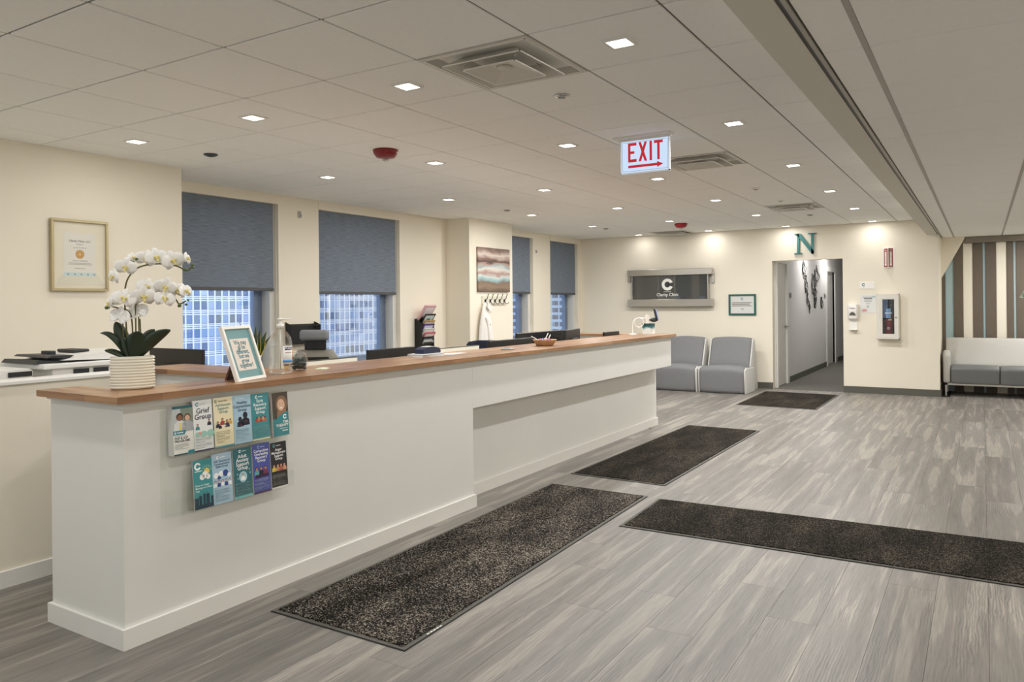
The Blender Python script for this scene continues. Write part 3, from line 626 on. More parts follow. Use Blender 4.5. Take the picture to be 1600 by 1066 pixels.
# ---------------------------------------------------------------- brochure rack
XF = -3.013
t = thing('brochure_rack', 'clear acrylic two-row brochure rack on the counter front', 'brochure rack', (XF, 2.33, .5))
b = MB(ACRYL); b.box(XF+.001, XF+.004, 1.978, 2.682, .497, .987, .001, 1); b.build('back_plate', t)
YS = [1.992+.1133*i for i in range(7)]
for z0 in (.765, .508):
    for i in range(6):
        b = MB(ACRYL); x1 = XF+.062
        b.box(XF+.004, x1, YS[i]+.003, YS[i+1]-.003, z0-.003, z0); b.box(x1-.002, x1, YS[i]+.003, YS[i+1]-.003, z0, z0+.075)
        for yy in (YS[i]+.003, YS[i+1]-.005): b.box(XF+.004, x1, yy, yy+.002, z0, z0+.115)
        b.build('pocket', t)
def greek(f, x, y, w_, h_, n, m, seed): f.lines(x, y, w_, h_, n, m, 1, seed)
def person(f, x, y, s, body, skin, hair, l=2):
    f.poly([(x-.5*s, y), (x+.5*s, y), (x+.42*s, y+.55*s), (x+.15*s, y+.75*s), (x-.15*s, y+.75*s), (x-.42*s, y+.55*s)], P(body), l)
    f.disc(x, y+.98*s, .26*s, P(hair), l, n=12); f.disc(x, y+.93*s, .2*s, P(skin), l+.5, n=12)
def brochure(row, y0, w_, z1, stack, cover, label, art, seed=0, h=.212, dx=0):
    zb = (.7655 if row == 0 else .5085); XT = XF+.052+dx
    lean = .07
    v = Vector((-lean, 0, 1)).normalized(); u = Vector((0, 1, 0)); n = u.cross(v)
    t = thing('brochure', label, 'brochure', (XT-.03, y0+w_/2, zb), 'brochures in the clear rack')
    o = Vector((XT, y0, zb)); b = MB(P('#d8d8d4'))
    q = [o, o+u*w_, o+u*w_+v*h, o+v*h]; d = -n*stack
    b.add([*q, *[p+d for p in q]], [(0, 1, 2, 3), (7, 6, 5, 4), (0, 4, 5, 1), (1, 5, 6, 2), (2, 6, 7, 3), (3, 7, 4, 0)])
    b.build('paper_stack', t)
    b = MB(P(cover)); f = Face(b, o, u, v, .0003); f.rect(0, 0, w_, h, P(cover), 1); art(f, w_, h); b.build('printed_cover', t)
    return t
T = lambda f, x, y, s, sz, c, al='CENTER', bold=.012, line=.86: f.text(x, y, s, sz, P(c), 3, al, bold, .98, line)
def a_php(f, w_, h):
    f.rect(0, h-.012, w_, .012, P('#1f5f6b'), 2); f.rect(0, .1, w_, .10, P('#7d8a7c'), 2); f.rect(0, .1, w_*.4, .1, P('#b9c0bf'), 2.2)
    person(f, .035, .1, .066, '#d9dbd6', '#8a5a40', '#211815', 3); f.poly([(.03, .1), (.042, .1), (.04, .14), (.034, .14)], P('#e5cf6a'), 4.2); person(f, .072, .1, .062, '#a4a8ab', '#d8b096', '#5a3a2c', 3)
    f.poly([(0, .088), (.055, .088), (.062, .1), (.062, .106), (0, .106)], P('#2f8494'), 4.5); f.logo(.01, .097, .005, P('#ffffff'), 5); f.rect(.018, .095, .03, .004, P('#e8f2f3'), 5)
    T(f, .006, .068, 'PHP & IOP\nPROGRAMS', .0145, '#1d2330', 'LEFT', .02); f.rect(.006, .081, .06, .0022, P('#8c9094'), 2); greek(f, .006, .024, .07, .026, 5, P('#8c9094'), 1)
    f.poly([(w_*.62, 0), (w_, 0), (w_, .016), (w_*.72, .016)], P('#2f8494'), 3); f.rect(0, 0, w_, .006, P('#1f4f5c'), 2)
def a_grief(f, w_, h):
    f.rect(0, 0, w_, .006, P('#3b3160'), 2); f.logo(.022, h-.018, .009, P('#3f8b8f'), 2); f.rect(.034, h-.02, .03, .004, P('#c0c6c8'), 2)
    T(f, w_/2, h-.058, 'Grief\nGroup', .033, '#20253f', line=.8)
    for i, (x, y, s, c) in enumerate(((.02, .095, .022, '#3f8b8f'), (.05, .125, .02, '#e8ecec'), (.08, .11, .022, '#232842'))): person(f, x, y, s, c, '#d9a58c', '#232842', 2)
    for x, r in ((.02, .014), (.05, .017), (.085, .02)): f.disc(x, .075, r, P('#9ccabd'), 4, .8, 14)
    f.disc(.03, .08, .007, P('#e39a8a'), 4.4); greek(f, .006, .012, .085, .05, 8, P('#7d8288'), 2)
def a_adol(f, w_, h):
    f.rect(0, 0, w_, .007, P('#4f9db4'), 2); f.logo(.014, h-.016, .007, P('#3d6a63'), 2); T(f, .026, h-.019, 'Clarity Clinic', .0095, '#4a4a3e', 'LEFT')
    T(f, w_/2, h-.04, 'Adolescent\nSupport\nGroup', .0185, '#4a8a8d', line=.85)
    for x, y, s, c in ((.02, .09, .024, '#26203a'), (.045, .10, .026, '#a8323c'), (.07, .088, .028, '#3a3350'), (.088, .10, .02, '#d3a53f'), (.032, .085, .018, '#1d1b2c'), (.055, .092, .02, '#efe6e0')): person(f, x, y, s, c, '#c68b6c', '#2a1c1c', 2)
    greek(f, .008, .014, .08, .06, 9, P('#86795a'), 3)
def a_heal(f, w_, h):
    f.logo(.024, h-.016, .007, P('#dcebf4'), 2); f.rect(.034, h-.018, .03, .004, P('#dcebf4'), 2); T(f, w_/2, h-.042, 'Healthy\nConnections\nGroup', .0195, '#20364f', line=.88)
    for x, y, s in ((.036, .078, .04), (.066, .082, .054)):
        f.poly([(x-.46*s, y), (x+.46*s, y), (x+.4*s, y+.5*s), (x+.14*s, y+.66*s), (x-.14*s, y+.66*s), (x-.4*s, y+.5*s)], P('#161a2c'), 2); f.disc(x, y+.88*s, .25*s, P('#161a2c'), 2.4, 1.15, 14)
    for x, y in ((.042, .085), (.07, .1)): f.disc(x, y, .0025, P('#c05a5a'), 3)
    greek(f, .01, .022, .08, .046, 8, P('#6d8ba3'), 4); greek(f, .03, .012, .04, .006, 1, P('#6d8ba3'), 5)
def a_early(f, w_, h):
    f.rect(0, 0, w_, .007, P('#e6dcae'), 2); f.logo(.032, h-.016, .008, P('#ffffff'), 2); f.rect(.043, h-.018, .028, .004, P('#e8f4f4'), 2)
    T(f, w_/2, h-.042, 'Early\nRecovery\nSupport\nGroup', .0205, '#ffffff', line=.88)
    for i in range(5): person(f, .03+.012*i, .085+.004*(i % 2), .02, ('#c8463f', '#d78b52', '#b8383a', '#e0b08a', '#c86a4a')[i], ('#8a5a40', '#e0b08a')[i % 2], '#3a2a24', 2)
    greek(f, .008, .016, .085, .05, 8, P('#a9d3d6'), 6)
def a_tms(f, w_, h):
    f.rect(0, .085, w_, h-.085, P('#4d4338'), 2); f.disc(w_*.58, .155, .036, P('#8a6a50'), 2.4, 1.15); f.disc(w_*.55, .152, .023, P('#e2b79c'), 2.8, 1.25); f.poly([(w_*.25, .085), (w_*.95, .085), (w_*.85, .13), (w_*.3, .125)], P('#9a7358'), 2.6)
    f.disc(w_*.47, .157, .0022, P('#3a2a22'), 3.2); f.disc(w_*.64, .157, .0022, P('#3a2a22'), 3.2); f.disc(w_*.55, .139, .009, P('#ffffff'), 3.2, .5, 10, PI, 2*PI)
    f.poly([(0, 0), (w_, 0), (w_, .118), (w_*.7, .112), (w_*.35, .095), (w_*.1, .075), (0, .055)], P('#2f8a94'), 3.6)
    f.logo(w_*.76, .092, .012, P('#ffffff'), 4.4); f.text(w_-.004, .060, 'TMS', .0185, P('#ffffff'), 5, 'RIGHT', .02); f.text(w_-.004, .045, 'THERAPY', .0185, P('#ffffff'), 5, 'RIGHT', .02); f.rect(w_*.4, .034, w_*.5, .003, P('#d3e8ea'), 5); f.text(w_-.005, .022, 'Now Here', .009, P('#ffffff'), 5, 'RIGHT', .01) if 0 else f.rect(w_*.55, .022, w_*.36, .004, P('#ffffff'), 5)
def a_city(f, w_, h):
    f.logo(.024, h-.028, .017, P('#ffffff'), 2); f.rect(.008, h-.052, .035, .004, P('#d8ecea'), 2); f.disc(.07, h-.055, .014, P('#efc95a'), 2)
    for a in range(7): t_ = a*.45+.2; f.poly([(.07+.018*math.cos(t_), h-.055+.018*math.sin(t_)), (.07+.026*math.cos(t_-.06), h-.055+.026*math.sin(t_-.06)), (.07+.026*math.cos(t_+.06), h-.055+.026*math.sin(t_+.06))], P('#e9dfa0'), 2)
    for x, y, r in ((.045, h-.078, .013), (.06, h-.07, .016), (.075, h-.08, .012)): f.disc(x, y, r, P('#f7f7f2'), 3)
    T(f, .008, .10, 'How to Cope:\nMoving to a New\nCity', .0125, '#eaf3ef', 'LEFT', .012, .95)
    for x, w2, hh in ((.0, .022, .05), (.024, .015, .058), (.045, .012, .064), (.06, .018, .062), (.085, .014, .048)): f.rect(x, 0, min(w2, w_-x), hh, P('#143246'), 2); f.rect(x+w2*.3, hh, .001, .012, P('#143246'), 2)
    f.rect(0, 0, w_, .018, P('#143246'), 2.5)
def a_dbt(f, w_, h):
    f.logo(.03, h-.018, .007, P('#ffffff'), 2); f.rect(.04, h-.02, .03, .004, P('#e8f1f6'), 2); T(f, w_/2, h-.04, 'DBT Emotion &\nCommunication\nSkills Group', .0135, '#1f3f63', line=.9)
    for x, y, r, c in ((.02, .13, .013, '#f2f5f6'), (.045, .135, .013, '#f2f5f6'), (.07, .135, .015, '#2c4a8c'), (.088, .125, .010, '#f2f5f6'), (.035, .12, .010, '#2c4a8c')): f.disc(x, y, r, P(c), 2)
    for i in range(5): person(f, .014+.019*i, .078, .024, ('#f2f5f6', '#2c4a8c')[i % 2], '#e6c2ae', '#223a70', 2.6)
    greek(f, .008, .012, .085, .055, 7, P('#7f9db2'), 7)
def a_adult(f, w_, h):
    f.rect(0, 0, w_, .012, P('#7fc0c0'), 2); f.logo(.04, h-.014, .007, P('#ffffff'), 2); f.rect(.05, h-.016, .024, .003, P('#cfe4e4'), 2); T(f, w_/2, h-.045, 'Adult\nAnxiety\nSupport\nGroup', .023, '#ffffff', line=.8)
    f.disc(w_/2, .098, .023, P('#a9cfd6'), 2, 1.1); person(f, w_/2, .082, .026, '#f4f6f6', '#e6c2ae', '#2a1a1c', 2.6); greek(f, .008, .018, .088, .055, 8, P('#b9d6d6'), 8)
    for x, y in ((.018, .11), (.09, .108), (.02, .09), (.086, .125)): f.rect(x, y, .006, .006, P('#a9cfd6'), 2)
def a_comp(f, w_, h):
    f.rect(0, 0, w_, .008, P('#4a2350'), 2); f.logo(.038, h-.016, .008, P('#8fb9d8'), 2); f.rect(.049, h-.018, .026, .003, P('#cdd3ec'), 2); T(f, w_/2, h-.04, 'Compulsive\nOvereating\nRecovery\nGroup', .0185, '#ffffff', line=.85)
    for x, c in ((.022, '#63b0b0'), (.048, '#1d1830'), (.074, '#7a3350')): person(f, x, .086, .032, c, '#c68b6c', '#231a26', 2.4)
    f.rect(.012, .075, .08, .014, P('#3a1f45'), 3.4); greek(f, .008, .014, .085, .054, 9, P('#c3c8e6'), 9)
def a_anger(f, w_, h):
    f.rect(0, 0, w_, .009, P('#e6e4dc'), 2); f.logo(.024, h-.016, .008, P('#63b6b6'), 2); f.rect(.035, h-.018, .03, .003, P('#dddddd'), 2); T(f, w_/2, h-.042, 'Anger\nManagement\nSupport\nGroup', .0175, '#ffffff', line=.85)
    for x, c in ((.018, '#e2c653'), (.042, '#c98f6d'), (.062, '#b86a50'), (.082, '#d79a7a')): person(f, x, .085, .028, c, '#d9a58c', '#5a2d22', 2.4)
    greek(f, .008, .018, .085, .055, 9, P('#b9b09c'), 10)
W0 = .104
brochure(0, 2.012, .099, 0, .040, '#eceae4', 'white brochure reading PHP & IOP PROGRAMS, thick stack at the rack end', a_php)
brochure(0, 2.113, .098, 0, .008, '#e9ebea', 'white Grief Group brochure in the upper row', a_grief, h=.226)
brochure(0, 2.218, W0, 0, .006, '#efe3bf', 'cream Adolescent Support Group brochure in the upper row', a_adol, h=.226)
brochure(0, 2.324, .101, 0, .006, '#a9c9dc', 'pale blue Healthy Connections Group brochure with two dark silhouettes', a_heal, h=.226)
brochure(0, 2.427, W0, 0, .008, '#3f8f97', 'teal Early Recovery Support Group brochure in the upper row', a_early, h=.222)
brochure(0, 2.553, .098, 0, .018, '#2f8a94', 'TMS THERAPY brochure with a smiling portrait', a_tms, h=.214)
brochure(1, 2.110, .098, 0, .004, '#3f9296', 'teal brochure on coping with moving to a new city', a_city, h=.217)
brochure(1, 2.208, .105, 0, .006, '#a9c6da', 'pale blue emotion and communication skills brochure in the lower row', a_dbt, h=.228)
brochure(1, 2.322, .103, 0, .022, '#2f6b74', 'dark teal Adult Anxiety Support Group brochure', a_adult, h=.232)
brochure(1, 2.432, .103, 0, .018, '#4a56a0', 'indigo Compulsive Overeating Recovery Group brochure', a_comp, h=.236)
brochure(1, 2.540, .100, 0, .008, '#26242a', 'black Anger Management Support Group brochure', a_anger, h=.226)
# ---------------------------------------------------------------- things on the countertop
ZT = 1.045
def rotz(a, loc): return Matrix.Translation(Vector(loc)) @ Matrix.Rotation(a, 4, 'Z')
# orchid: local x = along the pot, local y = away from the room, z = up
OA = math.atan2(.85, .527)
t = thing('potted_orchid', 'white silk orchid with dark leaves in a ribbed cream pot', 'potted plant', (-3.235, 1.997, ZT), rotz=OA)
K = .00286
L2 = lambda px, py, y=0.0: Vector(((px-208)*K, y, (611-py)*K))
POT = mat('cream_glazed_pot', '#e6e2d2', rough=.18, var=.03); GREEN = mat('dark_orchid_leaf', '#22301f', rough=.4, var=.25, scale=14, stretch=(1, 1, 4))
STEMM = mat('orchid_stem', '#5d5a2c', rough=.5, var=.3, scale=60); PET = mat('white_petal', '#efeeea', rough=.55, var=.03); LIP = mat('yellow_lip', '#e0d183', rough=.5, var=.2, scale=60)
BUD = mat('green_bud', '#50662f', rough=.45); MOSS = mat('dark_moss', '#2b2a1c', rough=.95, var=.4, scale=80, bump=.6)
b = MB(POT); prof = [(.078, 0)]
zz = 0.004
for i in range(11): prof += [(.0875, .004+i*.0127), (.0925, .0095+i*.0127), (.0915, .0125+i*.0127), (.0862, .0155+i*.0127)]
prof += [(.090, .1445), (.086, .1465), (.080, .1445), (.078, .132)]
b.lathe(prof, n=40, sx=1.0, sy=.60, fn=lambda a, z: 1+.006*math.sin(3*a+z*40)); b.build('pot', t, local=True)
b = MB(MOSS); b.lathe([(.079, .124), (.079, .133), (.05, .139), (.01, .142)], n=24, sy=.58); b.build('moss', t, local=True)
def leaf(base, tip, width, bend, twist=0):
    base = Vector(base); tip = Vector(tip); d = tip-base; side = d.cross(Vector((0, 1, 0)))
    side = Vector((0, 1, 0)).cross(d).normalized() if d.length else Vector((1, 0, 0)); side = (Matrix.Rotation(twist, 3, d.normalized()) @ side)
    nn = d.cross(side).normalized()
    def fn(u, v):
        c = base+d*u+Vector((0, 0, bend))*(4*u*(1-u)); wv = width*(math.sin(PI*min(.97, u*.86+.12))**.7)*(1 if u < .98 else .5)
        return c+side*((v-.5)*wv)+nn*(abs(v-.5)*wv*.28)
    b = MB(GREEN); b.sheet(fn, 12, 4, .002); return b
for bs, tp, y, wd, bend, tw in (((200, 560), (164, 523), -.01, .030, .035, .5), ((202, 562), (185, 506), .02, .058, .02, .2), ((200, 562), (170, 549), -.04, .034, .01, .8), ((210, 564), (216, 521), -.045, .085, .012, .1),
                                ((212, 564), (262, 520), -.03, .062, .018, .4), ((214, 562), (240, 519), .03, .045, .02, .3), ((208, 560), (213, 523), .04, .075, .012, 0), ((205, 563), (196, 530), -.02, .05, .01, .9)):
    leaf(L2(*bs, y*.3)+Vector((0, 0, .0)), L2(*tp, y), wd, bend, tw).build('leaf', t, local=True)
def smooth_path(pts, n=8):
    pts = [Vector(p) for p in pts]; out = []
    for i in range(len(pts)-1):
        p0, p1, p2, p3 = pts[max(i-1, 0)], pts[i], pts[i+1], pts[min(i+2, len(pts)-1)]
        for k in range(n):
            s = k/n; out.append(.5*((2*p1)+(p2-p0)*s+(2*p0-5*p1+4*p2-p3)*s*s+(3*p1-p0-3*p2+p3)*s**3))
    return out+[pts[-1]]
for pts, r in (([(203, 566), (199, 500), (198, 462), (203, 438), (218, 421), (245, 415), (272, 418), (287, 425), (296, 418)], .0036), ([(208, 566), (208, 510), (203, 490), (190, 485), (180, 482)], .0034),
               ([(213, 566), (213, 500), (214, 478), (228, 466), (256, 460), (270, 471), (276, 479), (286, 474)], .0034), ([(196, 566), (195, 505)], .003), ([(218, 566), (217, 498)], .003), ([(221, 566), (219, 502)], .003)):
    b = MB(STEMM); b.tube(smooth_path([L2(x, y, .004) for x, y in pts]), r, 6); b.build('stem', t, local=True)
def petal(b, ang, ln, wd, cup, tilt):
    c, s_ = math.cos(ang), math.sin(ang)
    def fn(u, v):
        wv = wd*math.sin(PI*(u*.8+.12))**.8; r = u*ln; q = (v-.5)*wv
        return (c*r-s_*q, -tilt*r-cup*(1-u)*0+(-.10*ln*math.sin(PI*u))+.35*abs(v-.5)*wv*.4, s_*r+c*q)
    b.sheet(fn, 6, 4, .0008)
fb = MB(PET)
for a, ln, wd in ((PI/2, .043, .030), (PI*1.22, .041, .026), (PI*1.78, .041, .026)): petal(fb, a, ln, wd, .2, -.06)
for a in (.12, PI-.12): petal(fb, a, .046, .056, .2, .12)
fl0 = bpy.data.meshes.new('flower'); fl0.from_pydata([tuple(v) for v in fb.v], [], fb.f); fl0.materials.append(PET); fl0.polygons.foreach_set('use_smooth', [True]*len(fb.f))
lb_ = MB(LIP); lb_.ball((0, -.012, -.003), .0065, .007, .008, 8, 6); lb_.ball((-.008, -.014, .003), .0045, .0045, .006, 8, 5); lb_.ball((.008, -.014, .003), .0045, .0045, .006, 8, 5); lb_.tube([(0, -.015, -.006), (0, -.024, -.014), (.004, -.026, -.02)], [.005, .004, .001], 6)
lp0 = bpy.data.meshes.new('lip'); lp0.from_pydata([tuple(v) for v in lb_.v], [], lb_.f); lp0.materials.append(LIP); lp0.polygons.foreach_set('use_smooth', [True]*len(lb_.f))
rf = random.Random(5)
for px, py, s_, yaw, y in ((184, 436, .85, -1.1, .0), (200, 421, 1.0, -.3, -.01), (210, 406, .6, .4, .01), (228, 407, .95, .2, .015), (243, 406, 1.05, .1, -.012), (267, 410, 1.1, .25, -.01), (287, 406, .75, 1.0, .0),
                           (197, 471, 1.1, .05, -.03), (178, 477, .75, -1.1, -.01), (190, 497, 1.0, 2.7, -.01), (216, 490, 1.0, 2.9, .0), (224, 467, 1.15, .1, -.025), (229, 452, .95, .0, .0), (255, 452, 1.05, .15, -.015), (270, 458, .95, .5, .005), (284, 459, .9, .8, .0), (254, 471, 1.0, .1, -.025)):
    o = bpy.data.objects.new('flower', fl0); COL.objects.link(o); o.parent = t; o.location = L2(px, py, y); o.scale = (s_*1.02,)*3; o.rotation_euler = (rf.uniform(-.25, .25), rf.uniform(-.35, .35), yaw+rf.uniform(-.15, .15))
    l_ = bpy.data.objects.new('lip', lp0); COL.objects.link(l_); l_.parent = o
for px, py, r in ((210, 413, .0065), (215, 408, .006), (285, 424, .0075), (296, 416, .006), (297, 421, .005), (173, 484, .008), (182, 478, .006), (276, 482, .008), (286, 480, .006), (289, 473, .005)):
    b = MB(BUD); b.ball(L2(px, py, -.004), r*1.1, r, r, 10, 7); b.build('bud', t, local=True)
# quote frame on an easel back
fu = Vector((-.315, .949, 0)); fn_ = Vector((.949, .315, 0)); fang = math.radians(19); fv = -fn_*math.sin(fang)+Vector((0, 0, math.cos(fang)))
FO = Vector((-3.021, 2.393, ZT)); FW, FH = .245, .283
t = thing('quote_frame', 'white easel frame with a teal print about growing together', 'picture frame', FO)
def fp(x, y, z): return FO+fu*x+fv*y+fu.cross(fv)*z
def slab(b, x0, x1, y0, y1, z0, z1): 
    T_ = Matrix((( fu.x, fv.x, fu.cross(fv).x, FO.x), (fu.y, fv.y, fu.cross(fv).y, FO.y), (fu.z, fv.z, fu.cross(fv).z, FO.z), (0, 0, 0, 1))); b.T = T_; b.box(x0, x1, y0, y1, z0, z1, .0015, 1); b.T = None
b = MB(WHITEP)
for r in ((0, FW, 0, .017), (0, FW, FH-.017, FH), (0, .017, .017, FH-.017), (FW-.017, FW, .017, FH-.017)): slab(b, *r, -.016, .004)
b.build('frame', t)
b = MB(P('#5f989c')); slab(b, .015, FW-.015, .015, FH-.015, -.012, -.006); f = Face(b, fp(.015, .015, -.0058), fu, fv, .0004); wq, hq = FW-.03, FH-.03
f.poly([(.03, .04), (.185, .04), (.185, hq-.05), (.03, hq-.05)], P('#eee2d6'), 1)
f.text(.1075, hq-.081, 'We may\nall be\ndifferent,\nbut we\ngrow\ntogether!', .0315, P('#1f7680'), 2, 'CENTER', .028, .95, .74)
b.build('print', t)
b = MB(PICGL); slab(b, .015, FW-.015, .015, FH-.015, -.003, -.002); b.build('glazing', t)
b = MB(WOODD); q0 = fp(.09, .17, -.016); q1 = fp(.15, .17, -.016); g0 = Vector((FO+fu*.09-fn_*.135).to_tuple()); g0.z = ZT; g1 = g0+fu*.06
th_ = Vector((0, 0, 0))
b.add([q0, q1, g1, g0, q0-Vector((0, 0, .012)), q1-Vector((0, 0, .012)), g1+fn_*.012, g0+fn_*.012], [(0, 1, 2, 3), (7, 6, 5, 4), (0, 4, 5, 1), (1, 5, 6, 2), (2, 6, 7, 3), (3, 7, 4, 0)]); b.build('easel_leg', t)
b = MB(BLACK); b.tube(smooth_path([g0+Vector((.012, .02, .012)), g0+fn_*.06+Vector((0, .02, .004)), fp(.11, .02, -.016)]), .002, 6); b.build('cord', t)
# sanitizer bottle
t = thing('sanitizer_bottle', 'large clear hand sanitizer pump bottle beside the quote frame', 'bottle', (-3.19, 2.80, ZT), rotz=.9)
b = MB(BOTTLE); b.lathe([(.048, 0), (.058, .006), (.060, .02), (.060, .075), (.056, .10), (.060, .13), (.060, .17), (.054, .196), (.036, .222), (.018, .236), (.016, .248)], n=32, sx=1.0, sy=.78); b.build('body', t, local=True)
b = MB(clear('gel', (.985, .99, .99), .6, .1, .015, .1)); b.lathe([(.046, .004), (.056, .008), (.057, .07), (.053, .10), (.057, .13), (.057, .15)], n=28, sx=1, sy=.78); b.build('gel', t, local=True)
b = MB(WHITEP); b.lathe([(.019, .246), (.019, .266), (.008, .268), (.008, .286), (.015, .288), (.015, .298), (.006, .300)], n=20); b.box(-.004, .05, -.006, .006, .288, .297, .002); b.tube([(0, 0, .25), (0, 0, .02)], .003, 6); b.build('pump', t, local=True)
b = MB(P('#eef0ef')); 
def lab(u, v, r=1.012): a = -PI/2+.15+u*1.15; return (.060*r*math.cos(a), .0468*r*math.sin(a), .045+v*.105)
b.sheet(lambda u, v: lab(u, v), 8, 2, .0006)
for z0, z1, u0, u1, m in ((.80, .96, .15, .95, '#1d2350'), (.18, .30, .0, 1, '#4a8fd0'), (.02, .08, .1, .5, '#2a2a2e'), (.02, .09, .66, .98, '#1a1a1c'), (.66, .70, .2, .8, '#b0604a')):
    b.use(P(m)); b.sheet(lambda u, v: lab(u0+u*(u1-u0), z0+v*(z1-z0), 1.022), 6, 1, .0005)
vs, fs = textpoly('PURELL', .015, 'CENTER', .01); b.use(P('#ffffff')); b.add([(lab(.55+v.x/.066, .835+v.y/.105, 1.034)) for v in vs], fs)
b.build('label', t, local=True)
# glass jar with dark contents
t = thing('glass_jar', 'small lidded glass jar of dark teal sweets', 'jar', (-3.27, 3.0, ZT))
b = MB(BOTTLE); b.lathe([(.034, 0), (.040, .004), (.050, .03), (.052, .05), (.046, .075), (.040, .085), (.042, .09)], n=28); b.build('bowl', t, local=True)
b = MB(BOTTLE); b.lathe([(.042, .0905), (.038, .099), (.016, .106), (.008, .110), (.015, .118), (.015, .128), (.004, .134)], n=24); b.build('lid', t, local=True)
for i in range(70):
    a = rf.uniform(0, 6.28); r_ = rf.uniform(0, .036); z_ = .012+.054*rf.random(); b = MB(mat('dark_teal_sweet', '#12343a', rough=.35)); b.ball((r_*math.cos(a), r_*math.sin(a), z_), .012, .010, .008, 8, 5); b.build('sweet', t, local=True)
t = thing('yellow_packet', 'small yellow and red packet standing behind the glass jar', 'packet', (-3.385, 3.03, ZT)); b = MB(P('#e8b64a')); b.box(-.012, .012, -.024, .024, 0, .118, .002, 1); b.build('box', t, local=True)
b = MB(P('#b8402c')); f = Face(b, (.0122, -.024, 0), (0, 1, 0), (0, 0, 1)); f.rect(0, .058, .048, .026, P('#c0452f')); f.rect(.007, .066, .034, .008, P('#f2d9a0'), 2); f.disc(.024, .03, .014, P('#d98a34'), 1); b.build('print', t, local=True)
t = thing('small_card', 'small pale green card lying beside the glass jar', 'card', (-3.22, 3.13, ZT)); b = MB(P('#cdd8b9')); b.T = Matrix.Rotation(.5, 4, 'Z'); b.box(-.03, .03, -.045, .045, 0, .003); b.build('sheet', t, local=True)
b = MB(P('#e9eede')); b.T = Matrix.Rotation(.2, 4, 'Z'); b.box(-.02, .02, -.03, .03, .003, .006); b.build('sheet', t, local=True)
# navy device on papers, loose papers, grey disc
t = thing('paper_stack', 'stack of white leaflets under the navy device', 'papers', (-3.33, 4.22, ZT))
for i in range(5):
    b = MB(P(('#e9e9e6', '#d3d8dc', '#efeeea', '#8da4b0', '#f0efec')[i])); b.T = Matrix.Rotation(.03*i-.06, 4, 'Z'); b.box(-.07, .07, -.115, .115, .004*i, .004*i+.0038); b.build('leaflet', t, local=True)
t = thing('navy_device', 'rounded navy device with a white top on the leaflets', 'device', (-3.33, 4.24, ZT+.02))
b = MB(mat('navy_plastic', '#1e2b45', rough=.3)); b.prism_x([(-.09, 0), (.10, 0), (.105, .012), (.09, .035), (.03, .045), (-.05, .044), (-.09, .03)], -.04, .04); b.build('body', t, local=True)
b = MB(WHITEP); b.prism_x([(-.04, .0445), (.03, .0455), (.085, .0385), (.085, .0405), (.03, .0485), (-.04, .0475)], -.028, .028); b.build('top_plate', t, local=True)
t = thing('loose_papers', 'two loose papers beyond the navy device', 'papers', (-3.30, 4.46, ZT)); b = MB(P('#dfe4e8')); b.T = Matrix.Rotation(.25, 4, 'Z'); b.box(-.05, .05, -.07, .07, 0, .002); b.build('sheet', t, local=True)
b = MB(P('#eceae6')); b.T = Matrix.Translation((0, .1, 0)) @ Matrix.Rotation(-.3, 4, 'Z'); b.box(-.04, .04, -.06, .06, 0, .0015); b.build('sheet', t, local=True)
t = thing('grey_puck', 'flat grey puck near the candy basket', 'device', (-3.19, 5.08, ZT)); b = MB(GREYP); b.lathe([(.05, 0), (.052, .006), (.045, .011)], n=24, sy=1.2); b.build('body', t, local=True); b = MB(mat('puck_dark', '#5c6064')); b.lathe([(.03, .0112), (.03, .0125)], n=20); b.build('pad', t, local=True)
t = thing('candy_basket', 'scalloped tan basket of wrapped candy on the countertop', 'basket', (-3.19, 5.68, ZT))
b = MB(mat('tan_wicker', '#c9a680', rough=.7, var=.3, scale=90, bump=.5)); b.lathe([(.06, 0), (.075, .004), (.098, .045), (.105, .052), (.097, .05), (.07, .012)], n=48, fn=lambda a, z: 1+.05*math.sin(8*a)*(z > .02)); b.build('bowl', t, local=True)
for i in range(16):
    a = rf.uniform(0, 6.28); r_ = rf.uniform(.01, .062); b = MB(mat('candy_'+str(i % 5), ('#c2495e', '#3f5f9a', '#e6e2dc', '#7a3f6c', '#d98fa0')[i % 5], rough=.3)); b.ball((r_*math.cos(a), r_*math.sin(a), .042+rf.uniform(0, .014)), .014, .011, .010, 8, 6); b.build('candy', t, local=True)
for p, q in (((-.02, -.06, .045), (-.05, -.14, .085)), ((0, .0, .045), (.01, .045, .105)), ((.0, .06, .045), (.01, .085, .09))): b = MB(WHITEP); b.tube([p, q], .004, 6); b.build('stick', t, local=True)
# blood-pressure style kit at the far counter end
t = thing('teal_box', 'teal and white marbled box at the far counter end', 'box', (-3.20, 8.09, ZT))
b = MB(bands_mat('teal_marble', [(.0, '#e8eae6'), (.42, '#dfe5e2'), (.55, '#7fb0b0'), (.7, '#23606a'), (1, '#123f3e')], (3, 3, 3), 'Z', .8)); b.box(-.055, .055, -.055, .055, 0, .125, .004); b.build('box', t, local=True)
t = thing('cable_stand', 'white holder with a coiled white tube and dark bulb', 'medical device', (-3.24, 8.02, ZT))
T0 = lambda x, z, y=0: Vector((x*.8507-y*.5257, x*.5257+y*.8507, z))
b = MB(WHITEP); b.T = rotz(.55, (0, 0, 0)); b.lathe([(.05, 0), (.05, .008), (.02, .012)], c=(-.115, 0, 0), n=18); b.build('foot', t, local=True)
b = MB(WHITEP); b.tube(smooth_path([T0(-.115, .01), T0(-.115, .10), T0(-.10, .155), T0(-.05, .185), T0(.02, .18), T0(.045, .175)]), .006, 8); b.build('tube', t, local=True)
b = MB(WHITEP); b.tube([T0(-.045+.052*math.cos(a*PI/10), .135+.052*math.sin(a*PI/10), -.01) for a in range(20)], .005, 8, closed=True); b.build('coil', t, local=True)
